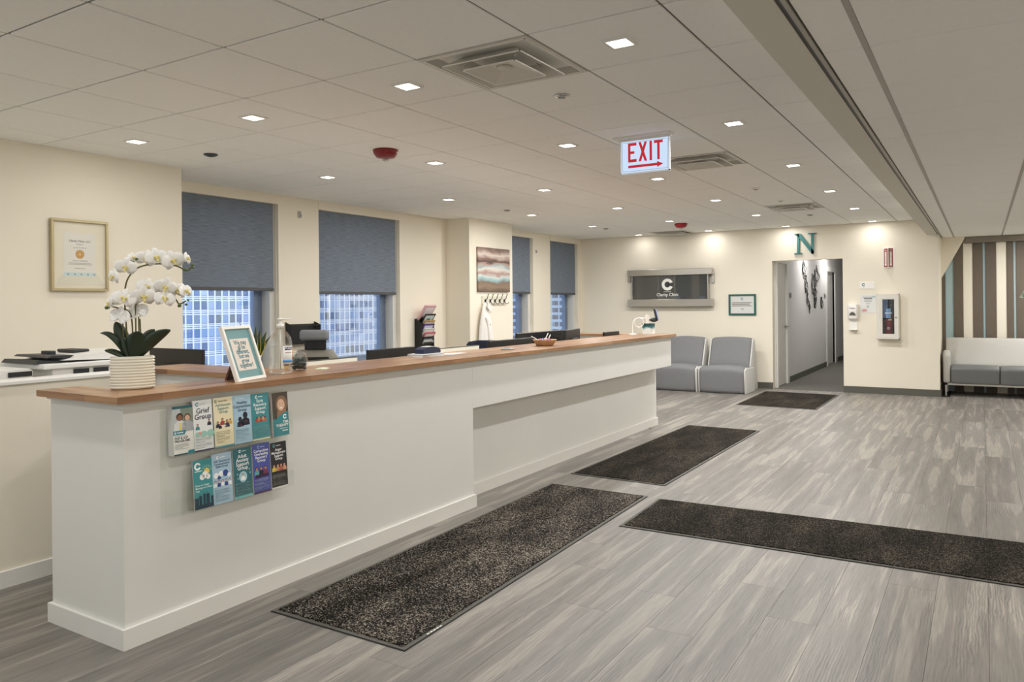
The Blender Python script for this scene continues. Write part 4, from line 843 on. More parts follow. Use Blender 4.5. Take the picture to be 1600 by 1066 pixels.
b = MB(WHITEP); b.loft([[T0(.05+dx, z, dy) for dx, dy in ((-w_, -.012), (w_, -.012), (w_, .012), (-w_, .012))] for w_, z in ((.018, .125), (.014, .16), (.026, .18), (.022, .21), (.006, .225))], False); b.build('holder', t, local=True)
b = MB(mat('dark_bulb', '#2e3a3e', rough=.45)); b.loft([[T0(x, .165+r_*math.sin(a*PI/6), r_*math.cos(a*PI/6)) for a in range(12)] for x, r_ in ((.065, .012), (.075, .006), (.09, .018), (.12, .026), (.15, .022), (.16, .012))]); b.build('bulb', t, local=True)
b = MB(BLACK); q = T0(.165, .16); e_ = T0(.135, .285); 
b.T = Matrix.Translation(T0(.15, .22)) @ Matrix.Rotation(.5536, 4, 'Z') @ Matrix.Rotation(-.22, 4, 'Y'); b.box(-.013, .0, -.035, .035, -.068, .068, .003, 1); b.use(P('#9aa8d6')); b.box(.0, .013, -.034, .034, -.062, .064); b.T = None; b.build('screen', t, local=True)
# ---------------------------------------------------------------- behind the counter
def monitor(x, y0, y1, ztop, zdesk, lb, rot=0, h=None, along='Y'):
    cx, cy = x, (y0+y1)/2; wd = (y1-y0)/2; h = h or .34
    t = thing('computer_monitor', lb, 'monitor', (cx, cy, zdesk), 'monitors behind the counter', rotz=rot)
    z1 = ztop-zdesk
    b = MB(BLACK); b.box(-.012, .012, -wd, wd, z1-h, z1, .004, 1); b.build('back_shell', t, local=True)
    b = MB(BLACKG); b.box(-.0145, -.0125, -wd+.01, wd-.01, z1-h+.015, z1-.01); b.build('screen', t, local=True)
    b = MB(BLACK); b.box(.012, .045, -.11, .11, z1-h*.8, z1-h*.3, .01); b.build('rear_housing', t, local=True)
    b = MB(BLACK); b.box(.03, .055, -.025, .025, .008, z1-h*.4, .004, 1); b.build('stand', t, local=True)
    b = MB(BLACK); b.box(-.08, .10, -.11, .11, 0, .01, .004, 1); b.build('foot', t, local=True)
monitor(-3.75, 4.08, 4.61, 1.085, .74, 'black monitor back seen between the jar and the navy device')
monitor(-3.68, 5.55, 6.29, 1.082, .74, 'black monitor back behind the grey puck')
monitor(-3.93, 6.42, 7.44, 1.112, .74, 'wide black monitor back behind the candy basket')
monitor(-3.72, 6.95, 7.50, 1.128, .74, 'dark angled monitor just right of the candy basket', .2, .3)
monitor(-3.52, 7.58, 7.98, 1.085, .74, 'small black screen near the far counter end', 0, .2)
t0 = monitor(-4.79, 2.98, 3.58, 1.117, .74, 'black monitor back left behind the orchid', PI/2*-1)
# office chair
t = thing('office_chair', 'grey office chair with a rounded headrest by the windows', 'office chair', (-5.15, 4.85, 0), rotz=.55)
FR = mat('beige_grey_frame', '#8f8b80', rough=.5); GF = mat('grey_headrest', '#7d7f81', rough=.7, var=.08)
b = MB(BLACK)
for i in range(5): a = i*2*PI/5; b.tube([(0, 0, .07), (.30*math.cos(a), .30*math.sin(a), .055)], [.025, .015], 8); b.ball((.30*math.cos(a), .30*math.sin(a), .03), .03, .03, .03, 8, 6)
b.build('star_base', t, local=True)
b = MB(CHROME); b.tube([(0, 0, .07), (0, 0, .44)], .025, 10); b.build('gas_lift', t, local=True)
b = MB(mat('black_fabric', '#1b1b1c', rough=.85)); b.box(-.24, .24, -.24, .24, .44, .52, .035, 4); b.build('seat', t, local=True)
b = MB(FR); b.loft([[(x*s_, .20+.05*abs(x*s_)**2*4+dy, z) for x, dy in ((-.22, 0), (-.1, .02), (.1, .02), (.22, 0), (.22, .03), (.1, .05), (-.1, .05), (-.22, .03))] for z, s_ in ((.56, .7), (.75, 1.0), (.92, .95), (1.0, .72))]); b.build('backrest', t, local=True)
b = MB(MATS['black_fabric']); b.box(-.13, .13, .19, .21, .66, .93, .01); b.build('mesh_panel', t, local=True)
b = MB(GF); b.box(-.135, .135, .14, .21, 1.085, 1.185, .033, 5); b.build('headrest', t, local=True)
b = MB(BLACK); b.box(-.10, .10, .20, .225, 1.0, 1.10, .008); b.build('headrest_bracket', t, local=True)
b = MB(FR); b.tube([(0, .02, .45), (0, .25, .50), (0, .25, .70)], .025, 8); b.build('back_spine', t, local=True)
for s_ in (-1, 1): b = MB(BLACK); b.tube([(s_*.2, 0, .46), (s_*.29, 0, .48), (s_*.29, 0, .66)], .016, 8); b.box(s_*.29-.035, s_*.29+.035, -.12, .12, .66, .69, .01); b.build('armrest', t, local=True)
# navy jacket over a second chair
t = thing('task_chair', 'black task chair under the navy jacket', 'office chair', (-4.62, 6.86, 0), rotz=.4)
b = MB(BLACK)
for i in range(5): a = i*2*PI/5; b.tube([(0, 0, .07), (.28*math.cos(a), .28*math.sin(a), .055)], [.022, .014], 8); b.ball((.28*math.cos(a), .28*math.sin(a), .03), .03, .03, .03, 8, 6)
b.build('star_base', t, local=True); b = MB(CHROME); b.tube([(0, 0, .07), (0, 0, .44)], .025, 10); b.build('gas_lift', t, local=True)
b = MB(MATS['black_fabric']); b.box(-.23, .23, -.23, .23, .44, .51, .03, 4); b.build('seat', t, local=True)
b = MB(MATS['black_fabric']); b.box(-.2, .2, .19, .24, .55, .96, .02, 3); b.build('backrest', t, local=True); b = MB(BLACK); b.tube([(0, .0, .45), (0, .25, .48), (0, .25, .62)], .022, 8); b.build('back_spine', t, local=True)
NV = mat('navy_cloth', '#1f2536', rough=.9, var=.2, scale=20)
b = MB(NV); rj = random.Random(3)
b.T = rotz(.4, (-4.62, 6.86, 0))
b.loft([[((.235+.02*math.sin(5*a+z*9))*math.cos(a)*sx, .215+(.055+.012*math.sin(7*a+z*5))*math.sin(a), z) for a in [k*2*PI/22 for k in range(22)]] for z, sx in ((.62, .95), (.75, 1.0), (.88, 1.02), (.95, .98), (.985, .86), (1.0, .5))])
b.T = None; tag(b.build('navy_jacket'), 'navy jacket draped over the task chair below the white coat', 'jacket')
# printer on a cabinet behind the partition
t = thing('cabinet', 'low white cabinet carrying the printer', 'cabinet', (-4.95, 2.2, 0))
b = MB(DESK); b.box(-5.3, -4.6, 1.6, 2.9, 0, .80, .004); b.build('body', t)
for y in (1.62, 2.26): b = MB(TRIM); b.box(-4.6, -4.585, y, y+.62, .03, .78, .003, 1); d_ = b.build('door', t); b = MB(CHROME); b.tube([(-4.575, y+.55, .45), (-4.575, y+.55, .6)], .006, 6); b.build('handle', d_)
t = thing('printer', 'white multifunction printer with dark paper trays', 'printer', (-4.85, 2.6, .80))
PW = mat('printer_white', '#e8e8e5', rough=.4); PD = mat('printer_dark', '#23262c', rough=.45)
b = MB(PW); b.box(-5.1, -4.62, 2.36, 2.88, .80, 1.052, .008); b.box(-5.12, -4.60, 2.30, 2.90, 1.052, 1.083, .006); b.build('body', t)
b = MB(PD); b.box(-4.6195, -4.612, 2.48, 2.57, 1.0, 1.043); b.box(-4.6195, -4.612, 2.60, 2.69, 1.0, 1.043); b.build('paper_slot', t)
b = MB(PD); b.prism_x([(2.28, 1.083), (2.50, 1.083), (2.50, 1.09), (2.30, 1.105)], -5.05, -4.66); b.build('output_tray', t)
b = MB(PW); b.prism_x([(2.42, 1.098), (2.90, 1.083), (2.90, 1.135), (2.75, 1.138), (2.55, 1.125)], -5.08, -4.63); b.build('document_feeder', t)
b = MB(PD); b.prism_x([(2.35, 1.116), (2.47, 1.107), (2.50, 1.125), (2.37, 1.128)], -5.05, -4.65); b.build('feeder_tray', t)
b = MB(PD); b.box(-4.95, -4.85, 2.46, 2.50, 1.122, 1.146, .004); b.box(-5.0, -4.8, 2.58, 2.68, 1.130, 1.15, .008); b.build('control_panel', t)
b = MB(PD); b.box(-4.6195, -4.614, 2.62, 2.70, 1.066, 1.072); b.box(-4.6195, -4.614, 2.40, 2.44, 1.066, 1.07); b.build('port', t)
t = thing('label_printer', 'small white box device left of the printer', 'printer', (-4.85, 2.14, .80)); b = MB(PW); b.prism_x([(2.02, .80), (2.27, .80), (2.27, 1.05), (2.25, 1.064), (2.05, 1.055), (2.025, 1.04)], -5.05, -4.66); b.build('body', t)
b = MB(PD); b.box(-4.66, -4.655, 2.14, 2.265, 1.02, 1.048); b.build('slot', t)
# snake plant
t = thing('snake_plant', 'snake plant in a small white pot behind the sanitizer', 'potted plant', (-3.63, 2.98, ZT))
b = MB(WHITEP); b.lathe([(.032, 0), (.042, .004), (.048, .07), (.05, .075), (.044, .073), (.04, .06)], n=24); b.build('pot', t, local=True); b = MB(MOSS); b.lathe([(.043, .06), (.043, .066), (.01, .068)], n=18); b.build('soil', t, local=True)
SG = mat('snake_leaf', '#33442e', rough=.45, var=.45, scale=25, stretch=(1, 1, 6)); SY = mat('leaf_yellow_edge', '#b7a94c', rough=.5)
for dx, dz, bx, wd in ((-.075, .215, .0, .014), (.035, .17, .01, .026), (.06, .155, .02, .03), (-.045, .115, -.01, .028), (.015, .19, .005, .02), (.085, .13, .02, .02)):
    d_ = Vector((.5257*0+.527, .85, 0))
    def fn(u, v, dx=dx, dz=dz, bx=bx, wd=wd): p = d_*(bx+dx*u**1.3); w_ = wd*(1-u**2.2)*(.75+.25*math.sin(PI*min(1, u*1.5))); return (p.x+d_.x*(v-.5)*w_*2, p.y+d_.y*(v-.5)*w_*2, .06+dz*u)
    b = MB(SG); b.sheet(fn, 8, 3, .002); lf = b.build('leaf', t, local=True)
    b = MB(SY); b.sheet(lambda u, v: fn(u, 1.0+.09*v), 8, 1, .0022); b.build('leaf_edge', lf, local=True)
# ---------------------------------------------------------------- window-wall fittings
BM = mat('black_mesh_metal', '#1a1a19', rough=.6)
def pocket_rack(t, y0, y1, z0, z1, n, depth):
    b = MB(BM); b.box(XW+.002, XW+.01, y0, y1, z0, z1); b.build('back_plate', t)
    for y in (y0, y1-.006): b = MB(BM); b.prism_y([(XW+.008, z0), (XW+depth, z0+.02), (XW+depth, z1-.06), (XW+.03, z1), (XW+.008, z1)], y, y+.006); b.build('side_panel', t)
    for k in range(n):
        za = z0+(z1-z0)*k/n; b = MB(BM); b.add([(XW+.012, y0, za), (XW+.012, y1, za), (XW+depth, y1, za+.10), (XW+depth, y0, za+.10), (XW+.010, y0, za+.004), (XW+.010, y1, za+.004), (XW+depth-.003, y1, za+.104), (XW+depth-.003, y0, za+.104)], [(3, 2, 1, 0), (4, 5, 6, 7), (0, 1, 5, 4), (1, 2, 6, 5), (2, 3, 7, 6), (3, 0, 4, 7)]); b.build('pocket', t)
t = thing('magazine_rack', 'black wall rack of magazines left of the cream column', 'magazine rack', (XW+.05, 7.85, .80)); pocket_rack(t, 7.72, 7.98, .80, 1.22, 5, .12)
MG = [('#d7a9b0', '#f0e0e2', 'pink binder at the top of the magazine rack', 1.19, .24), ('#1e1d1f', '#c9d6da', 'black-framed booklet with a picture in the magazine rack', 1.10, .22), ('#b58f4c', '#e8dcc0', 'ochre booklet in the magazine rack', 1.04, .19), ('#4d3a7d', '#e6e2ec', 'purple folder in the magazine rack', .985, .20),
      ('#dcdcda', '#ffffff', 'white booklet in the middle of the magazine rack', .93, .20), ('#c2636c', '#f2d9d6', 'red booklet in the magazine rack', .87, .21), ('#2c3338', '#c7cccf', 'dark booklet with pale pages low in the magazine rack', .82, .18), ('#b9bab4', '#2e2f30', 'checked black and white booklet at the bottom of the magazine rack', .79, .17)]
for k, (c, c2, lb, z, h_) in enumerate(MG):
    t = thing('magazine', lb, 'magazine', (XW+.03, 7.85, z), 'magazines in the wall rack')
    lean = .62; u = Vector((0, 1, 0)); v = Vector((math.sin(lean), 0, math.cos(lean))); n = u.cross(v); o = Vector((XW+.028+.006*(7-k)*.3, 7.745+.008*(k % 3), z)); w_ = .215; th_ = .028 if k == 0 else .010
    b = MB(P(c)); q = [o, o+u*w_, o+u*w_+v*h_, o+v*h_]; d_ = -n*th_; b.add([*q, *[p+d_ for p in q]], [(0, 1, 2, 3), (7, 6, 5, 4), (0, 4, 5, 1), (1, 5, 6, 2), (2, 6, 7, 3), (3, 7, 4, 0)]); b.build('cover', t)
    b = MB(P(c2)); f = Face(b, o, u, v); f.rect(.02, h_*.35, w_-.04, h_*.55, P(c2)); 
    if k in (1, 2): f.disc(w_/2, h_*.6, .035, P('#4a7f86'), 2, .7)
    if k == 7: [f.rect(.03+.03*i, h_*.45+.03*((i) % 2), .02, .02, P('#f2f2ee'), 2) for i in range(5)]
    b.build('print', t)
t = thing('mesh_wall_file', 'black mesh wall file between the first two windows', 'wall file', (XW+.05, 5.78, 1.0)); b = MB(BM)
y0, y1, z0, z1, dp = 5.57, 5.98, 1.0, 1.23, .10
b.box(XW+.002, XW+.006, y0, y1, z0, z1-.02); b.build('back_plate', t)
b = MB(BM)
for i in range(15): yy = y0+(y1-y0)*i/14; b.box(XW+dp-.002, XW+dp, yy-.0018, yy+.0018, z0, z1-.04)
for i in range(8): zz = z0+(z1-.04-z0)*i/7; b.box(XW+dp-.002, XW+dp, y0, y1, zz-.0018, zz+.0018)
b.build('mesh_front', t); b = MB(BM); b.box(XW+.002, XW+dp, y0, y1, z0, z0+.004); b.build('base', t)
for yy in (y0, y1-.004): b = MB(BM); b.prism_y([(XW+.004, z0), (XW+dp, z0), (XW+dp, z1-.04), (XW+.004, z1)], yy, yy+.004); b.build('side_panel', t)
b = MB(BM); b.tube([(XW+.004, y0, z1), (XW+dp, y0, z1-.035), (XW+dp, y1, z1-.035), (XW+.004, y1, z1)], .005, 6); b.build('rim', t)
t = thing('wall_hook', 'small grey hook plate high on the wall between the first windows', 'hook', (XW, 5.78, 2.36)); b = MB(mat('hook_plate', '#a8a39a', rough=.4)); b.box(XW, XW+.006, 5.755, 5.805, 2.355, 2.43, .002, 1); b.build('plate', t); b = MB(CHROME); b.tube(smooth_path([(XW+.006, 5.782, 2.405), (XW+.028, 5.782, 2.39), (XW+.03, 5.782, 2.37), (XW+.018, 5.782, 2.365)]), .004, 6); b.build('hook', t)
t = thing('wall_hook', 'tiny hook on the wall between the two back windows', 'hook', (XW, 10.9, 2.24)); b = MB(GREYP); b.box(XW, XW+.005, 10.885, 10.925, 2.24, 2.29); b.build('plate', t); b = MB(CHROME); b.tube([(XW+.005, 10.905, 2.26), (XW+.03, 10.905, 2.25)], .004, 6); b.build('hook', t)
# certificate
t = thing('certificate', 'framed certificate with a gold seal on the left wall', 'picture frame', (XL, 3.1, 1.53)); ya, yb, za, zb = 2.897, 3.315, 1.533, 2.058
b = MB(mat('gold_frame', '#b9ab84', rough=.3, metal=.5))
for r in ((ya, yb, za, za+.018), (ya, yb, zb-.018, zb), (ya, ya+.018, za+.018, zb-.018), (yb-.018, yb, za+.018, zb-.018)): b.box(XL, XL+.035, r[0], r[1], r[2], r[3], .002, 1)
b.build('frame', t)
b = MB(P('#e9e2cd')); b.box(XL+.002, XL+.016, ya+.015, yb-.015, za+.015, zb-.015); f = Face(b, (XL+.0165, ya+.018, za+.018), (0, 1, 0), (0, 0, 1)); wq, hq = yb-ya-.036, zb-za-.036
f.disc(wq/2, .02, .17, P('#ddd8c6'), 1, .75, 24, 0, PI); f.disc(wq/2, .085, .11, P('#a9d3d3'), 1.5, .55, 24, .25, PI-.25)
f.rect(.075, .10, wq-.15, hq-.18, P('#e6e3da'), 2); f.rect(.075, .092, wq-.15, .028, P('#c9dcdc'), 2.5)
for i in range(5): f.arc(.105+.048*i, .105, .004, .007, 0, 2*PI, P('#4d5f5f'), 3.5, 12)
f.text(wq/2, hq-.145, 'Clarity Clinic, LLC', .021, P('#2e2e2c'), 3, 'CENTER', .01); f.text(wq/2, hq-.165, 'Chicago, IL', .012, P('#2e2e2c'), 3); f.text(wq/2, hq-.19, 'has been Accredited by', .010, P('#4a4a46'), 3)
f.disc(wq/2, hq-.235, .032, P('#b98a45'), 3, 1, 28); f.arc(wq/2, hq-.235, .020, .024, 0, 2*PI, P('#dcb878'), 3.5); f.disc(wq/2, hq-.235, .012, P('#dcb878'), 3.5)
f.text(wq/2, hq-.287, 'The Joint Commission', .0125, P('#2e2e2c'), 3); f.rect(.11, hq-.302, wq-.22, .003, P('#8a8a82'), 3); f.rect(.10, hq-.312, wq-.20, .003, P('#8a8a82'), 3); f.text(wq/2, hq-.345, 'February 11, 2022', .009, P('#4a4a46'), 3) if 0 else f.rect(.15, hq-.342, wq-.30, .003, P('#8a8a82'), 3)
b.build('print', t); b = MB(PICGL); b.box(XL+.022, XL+.024, ya+.016, yb-.016, za+.016, zb-.016); b.build('glazing', t)
# canvas, coat hooks and coat on the column
XP = -5.88
t = thing('canvas_painting', 'abstract seascape canvas on the cream column', 'painting', (XP, 9.0, 1.575))
b = MB(bands_mat('abstract_seascape', [(.02, '#6b5a4b'), (.12, '#8d7764'), (.2, '#7e6a5a'), (.27, '#8fb4b6'), (.34, '#c9cfcb'), (.42, '#a98a80'), (.5, '#d9d3cb'), (.58, '#9bb3b5'), (.64, '#b08c80'), (.68, '#3f3430'), (.74, '#8a6a60'), (.84, '#d3c6bb'), (.93, '#8f7468'), (1, '#6a544a')], (1, 2.2, 5), 'Z', .28)); b.box(XP+.006, XP+.03, 8.585, 9.405, 1.575, 2.19, .003, 1); b.build('canvas', t)
b = MB(mat('stretcher_pine', '#c2a57c')); b.box(XP, XP+.006, 8.60, 9.39, 1.59, 2.175); b.build('stretcher_frame', t)
t = thing('coat_hook_rail', 'pale coat rail with five black hooks under the canvas', 'coat rail', (XP, 9.0, 1.39)); b = MB(mat('rail_cream', '#ddd8c8', rough=.5)); b.box(XP, XP+.018, 8.70, 9.32, 1.395, 1.515, .003, 1); b.build('board', t)
HB = mat('hook_bronze', '#2a2320', rough=.35, metal=.6)
for i in range(5):
    y = 8.765+.122*i; b = MB(HB); b.ball((XP+.024, y, 1.45), .010, .017, .022); b.tube(smooth_path([(XP+.026, y, 1.455), (XP+.05, y+.005, 1.48), (XP+.06, y+.01, 1.52), (XP+.075, y+.01, 1.545)]), .005, 6); b.tube(smooth_path([(XP+.026, y, 1.44), (XP+.05, y, 1.41), (XP+.075, y+.01, 1.405), (XP+.085, y+.02, 1.425)]), .005, 6); b.build('hook', t)
CW = mat('white_coat_cloth', '#e8e4de', rough=.85, var=.03)
b = MB(CW); rings = []
for k in range(15):
    s_ = k/14; z = 1.425-.67*s_; hw = .018+.155*min(1, s_*1.3)**.6; dp = .016+.042*min(1, s_*2); rings.append([(XP+.062+dp*math.sin(a)*(1+.18*math.sin(6*a+2)*s_), 8.70+.02*s_+hw*math.cos(a)+.006*math.sin(9*a)*s_, z) for a in [q*2*PI/32 for q in range(32)]])
b.loft(rings); t = thing('white_coat', 'white coat hanging from the first coat hook', 'coat', (XP+.06, 8.71, .755)); b.build('body', t)
b = MB(CW); b.loft([[(XP+.115+.022*math.sin(a)+.01*s_, 8.69+.10*(s_-.4)*.5+.03*math.cos(a)*(1-.2*s_), 1.22-.36*s_) for a in [q*2*PI/14 for q in range(14)]] for s_ in [k/7 for k in range(8)]]); b.build('sleeve', t)
b = MB(CW); b.add([(XP+.118, 8.70, 1.43), (XP+.118, 8.80, 1.36), (XP+.124, 8.735, 1.30), (XP+.124, 8.67, 1.36), (XP+.108, 8.70, 1.43), (XP+.108, 8.80, 1.36), (XP+.112, 8.735, 1.30), (XP+.112, 8.67, 1.36)], [(3, 2, 1, 0), (4, 5, 6, 7), (0, 1, 5, 4), (1, 2, 6, 5), (2, 3, 7, 6), (3, 0, 4, 7)]); b.build('collar', t)
for z in (1.29, 1.12): b = MB(GREYP); b.ball((XP+.125, 8.735, z), .006, .008, .008, 8, 6); b.build('button', t)
# ---------------------------------------------------------------- back wall
def backface(b, x, z, y): return Face(b, (x, y, z), (1, 0, 0), (0, 0, 1), .0008)
t = thing('clinic_sign', 'stainless steel and dark glass sign reading Clarity Clinic', 'sign', (-4.55, YB, 1.32))
b = MB(STEEL); b.box(-5.30, -3.80, YB-.13, YB-.02, 1.862, 1.966, .004, 1); b.build('top_bar', t)
b = MB(STEEL); b.box(-5.30, -3.80, YB-.13, YB-.02, 1.328, 1.455, .004, 1); b.build('bottom_bar', t)
b = MB(STEEL); b.box(-5.33, -5.28, YB-.04, YB, 1.76, 1.90); b.box(-3.83, -3.79, YB-.04, YB, 1.72, 1.90); b.box(-5.28, -3.82, YB-.02, YB, 1.36, 1.42); b.build('bracket', t)
for xa in (-5.232, -3.885): b = MB(STEEL); b.box(xa, xa+.017, YB-.10, YB-.05, 1.45, 1.87); b.build('side_strip', t)
DG_ = mat('dark_sign_glass', '#4c4d4b', rough=.03, spec=.9, var=.01); b = MB(DG_); b.box(-5.215, -3.885, YB-.088, YB-.078, 1.45, 1.868); gl = b.build('glass_panel', t)
b = MB(P('#f2f2ee')); f = backface(b, -5.215, 1.45, YB-.0885); f.logo(.635, .255, .102, P('#f4f4f0'), 2); f.disc(.635, .255, .045, P('#2b2c2b'), 1.5); f.poly([(.65, .24), (.74, .24), (.74, .272), (.65, .272)], P('#2b2c2b'), 1.2)
f.rect(.565, .128, .14, .008, P('#d5d5d0'), 2); f.text(.635, .058, 'Clarity Clinic', .074, P('#f6f6f2'), 2, 'CENTER', .008); b.build('lettering', gl)
t = thing('framed_notice', 'small notice in a dark green frame beside the clinic sign', 'picture frame', (-3.33, YB, 1.18)); x0, x1, z0, z1 = -3.555, -3.115, 1.178, 1.522
b = MB(mat('dark_green_frame', '#1f5b52', rough=.4))
for r in ((x0, x1, z0, z0+.03), (x0, x1, z1-.03, z1), (x0, x0+.03, z0+.03, z1-.03), (x1-.03, x1, z0+.03, z1-.03)): b.box(r[0], r[1], YB-.028, YB, r[2], r[3], .003, 1)
b.build('frame', t); b = MB(P('#dcdedb')); b.box(x0+.028, x1-.028, YB-.014, YB-.004, z0+.028, z1-.028); f = backface(b, x0+.03, z0+.03, YB-.0145); f.logo(.19, .235, .022, P('#4a7f96'), 1)
f.text(.19, .145, 'WiFi: Clinic Guest', .033, P('#54585a'), 1) if 0 else [f.rect(.02+.0, .17-.026*i, .32-.03*(i % 2), .012, P(('#7c6f70', '#5d6468', '#8c6f72')[i])) for i in range(3)]
f.rect(.165, .075, .05, .008, P('#7d8284')); f.rect(.17, .06, .04, .006, P('#7d8284')); b.build('print', t); b = MB(PICGL); b.box(x0+.029, x1-.029, YB-.02, YB-.018, z0+.029, z1-.029); b.build('glazing', t)
# letter N
t = thing('letter_n', 'weathered teal metal letter N above the doorway', 'wall letter', (-2.347, YB, 2.135)); b = MB(mat('weathered_teal', '#457c7d', rough=.5, var=.4, scale=16, metal=.2)); X0, Z0 = -2.515, 2.138; q = lambda *p: [(X0+x, Z0+z) for x, z in p]
for pl_ in (q((.045, .01), (.08, .01), (.08, .30), (.045, .30)), q((.255, .0), (.29, 0), (.29, .31), (.255, .31)), q((.03, .32), (.10, .32), (.29, .045), (.29, -.005), (.265, -.005)), q((0, 0), (.125, 0), (.115, .018), (.01, .018)), q((0, .322), (.08, .322), (.08, .304), (.012, .304)), q((.205, .322), (.338, .322), (.326, .304), (.217, .304))): b.prism_y(pl_, YB-.03, YB-.002)
b.build('letter', t); b = MB(CHROME); b.tube([(-2.46, YB-.004, 2.3), (-2.46, YB, 2.3)], .006, 8); b.tube([(-2.24, YB-.004, 2.3), (-2.24, YB, 2.3)], .006, 8); b.build('fixing', t)
# fire extinguisher sign (two angled faces)
t = thing('extinguisher_sign', 'angled red and white fire extinguisher sign on the back wall', 'sign', (-1.18, YB, 1.885)); RED = '#8f1a24'
b = MB(P('#e9e4de')); xa, xm, xb = -1.245, -1.180, -1.115; z0, z1 = 1.886, 2.176; b.prism([(-1.268, YB), (-1.268, YB-.004), (xa, YB-.004), (xm, YB-.058), (xb, YB-.004), (-1.09, YB-.004), (-1.09, YB)], z0, z1); b.build('panel', t)
b = MB(P(RED))
for p0, p1 in (((xa, YB-.004), (xm, YB-.058)), ((xm, YB-.058), (xb, YB-.004))):
    u = Vector((p1[0]-p0[0], p1[1]-p0[1], 0)); w_ = u.length; f = Face(b, (p0[0], p0[1], z0), u, (0, 0, 1), .0008); f.rect(.008, .008, w_-.016, .274, P(RED), 1); f.poly([(w_/2-.015, .235), (w_/2+.015, .235), (w_/2+.015, .045), (w_/2+.022, .045), (w_/2, .015), (w_/2-.022, .045), (w_/2-.015, .045)], P('#f2ece6'), 2)
    f.text(w_/2, .250, 'FIRE', .020, P('#f6eee8'), 3, 'CENTER', .01)
    for i, ch in enumerate('EXTINGUISHER'): f.text(w_/2, .218-.0145*i, ch, .017, P(RED), 3, 'CENTER', .01)
b.build('print', t)
t = thing('small_plaque', 'small white plaque with a round C logo above the notice sheet', 'plaque', (-1.473, YB, 1.578)); b = MB(P('#eeece6')); b.box(-1.578, -1.368, YB-.008, YB, 1.578, 1.680, .002, 1); b.build('plate', t); b = MB(P('#2f8a93')); f = backface(b, -1.578, 1.578, YB-.0082); f.logo(.056, .060, .022, P('#2f7f88'), 1); f.rect(.04, .022, .034, .005, P('#8c9094'), 1); b.build('print', t)
t = thing('notice_sheet', 'white notice sheet beside the extinguisher cabinet', 'notice', (-1.462, YB, 1.214)); b = MB(P('#dfe1de')); b.box(-1.572, -1.352, YB-.005, YB, 1.214, 1.487); b.build('sheet', t); b = MB(P('#5c6266')); f = backface(b, -1.572, 1.214, YB-.0052)
f.text(.11, .226, 'PLEASE WEAR', .022, P('#3c4650'), 1, 'CENTER', .01); f.text(.11, .205, 'YOUR MASK', .022, P('#3c4650'), 1, 'CENTER', .01) if 0 else f.rect(.055, .207, .11, .012, P('#3c4650')); f.rect(.06, .18, .10, .006, P('#8a9094')); f.rect(.06, .165, .10, .006, P('#8a9094')); f.rect(.08, .135, .06, .006, P('#8a9094')); f.logo(.11, .095, .018, P('#7f9a9c'), 1); f.poly([(.01, .03), (.05, .06), (.09, .055), (.10, .025), (.05, .015)], P('#d79a9a'), 1); f.poly([(.16, .25), (.21, .255), (.205, .225)], P('#9fc0c4'), 1); b.build('print', t)
# hand sanitizer dispenser
t = thing('sanitizer_dispenser', 'white wall-mounted hand sanitizer dispenser beside the doorway', 'dispenser', (-1.668, YB, .95)); b = MB(WHITEP)
b.loft([[(-1.668+w_*sx, YB-d_, z) for sx, d_ in ((-1, 0), (1, 0), (1, dp*.7), (.7, dp), (-.7, dp), (-1, dp*.7))] for z, w_, dp in ((1.11, .052, .06), (1.13, .068, .09), (1.25, .076, .105), (1.33, .072, .095), (1.35, .062, .07))], False); b.build('housing', t)
b = MB(WHITEP); b.box(-1.722, -1.612, YB-.014, YB, .96, 1.12); b.box(-1.724, -1.610, YB-.085, YB, .952, .966, .004, 1); b.build('drip_tray', t); b = MB(mat('sensor_window', '#5b564e', rough=.2)); b.prism_y([(-1.715, 1.18), (-1.621, 1.18), (-1.632, 1.205), (-1.655, 1.228), (-1.681, 1.228), (-1.704, 1.205)], YB-.108, YB-.10); b.build('viewing_window', t)
b = MB(P('#2c3a78')); f = backface(b, -1.70, 1.275, YB-.1035); f.text(.032, .0, 'PURELL', .026, P('#2c3a78'), 3, 'CENTER', .012); b.build('lettering', t)
# extinguisher cabinet
t = thing('extinguisher_cabinet', 'white wall cabinet with a glass door holding a fire extinguisher', 'cabinet', (-1.187, YB, .826)); x0, x1, z0, z1, yd = -1.334, -1.040, .826, 1.491, YB-.13
CB = mat('cabinet_enamel', '#dcd8cf', rough=.4); b = MB(CB); b.box(x0, x1, YB-.006, YB, z0, z1); b.box(x0, x0+.012, yd, YB, z0, z1); b.box(x1-.012, x1, yd, YB, z0, z1); b.box(x0, x1, yd, YB, z0, z0+.012); b.box(x0, x1, yd, YB, z1-.012, z1); b.build('body', t)
b = MB(mat('cabinet_dark_lining', '#3d3e42', rough=.7)); b.box(x0+.013, x1-.013, YB-.012, YB-.007, z0+.013, z1-.013); b.build('lining', t)
b = MB(CB); ax0, ax1, az0, az1 = -1.254, -1.098, .905, 1.415; yq = yd-.012
b.box(x0+.004, ax0, yq, yd, z0+.004, z1-.004); b.box(ax1, x1-.004, yq, yd, z0+.004, z1-.004); b.box(ax0, ax1, yq, yd, z0+.004, az0); b.box(ax0, ax1, yq, yd, az1, z1-.004); dr = b.build('door', t)
b = MB(TRIM); 
for r in ((x0+.035, ax1+.045, z0+.04, z0+.046), (x0+.035, ax1+.045, z1-.046, z1-.04), (x0+.035, x0+.041, z0+.046, z1-.046), (ax1+.039, ax1+.045, z0+.046, z1-.046)): b.box(r[0], r[1], yq-.004, yq, r[2], r[3])
b.build('moulding', dr); b = MB(CHROME); b.tube([(-1.077, yq-.012, 1.15), (-1.077, yq, 1.15)], .009, 10); b.build('knob', dr); b = MB(GLASS); b.box(ax0, ax1, yq+.004, yq+.007, az0, az1); b.build('glass_pane', dr)
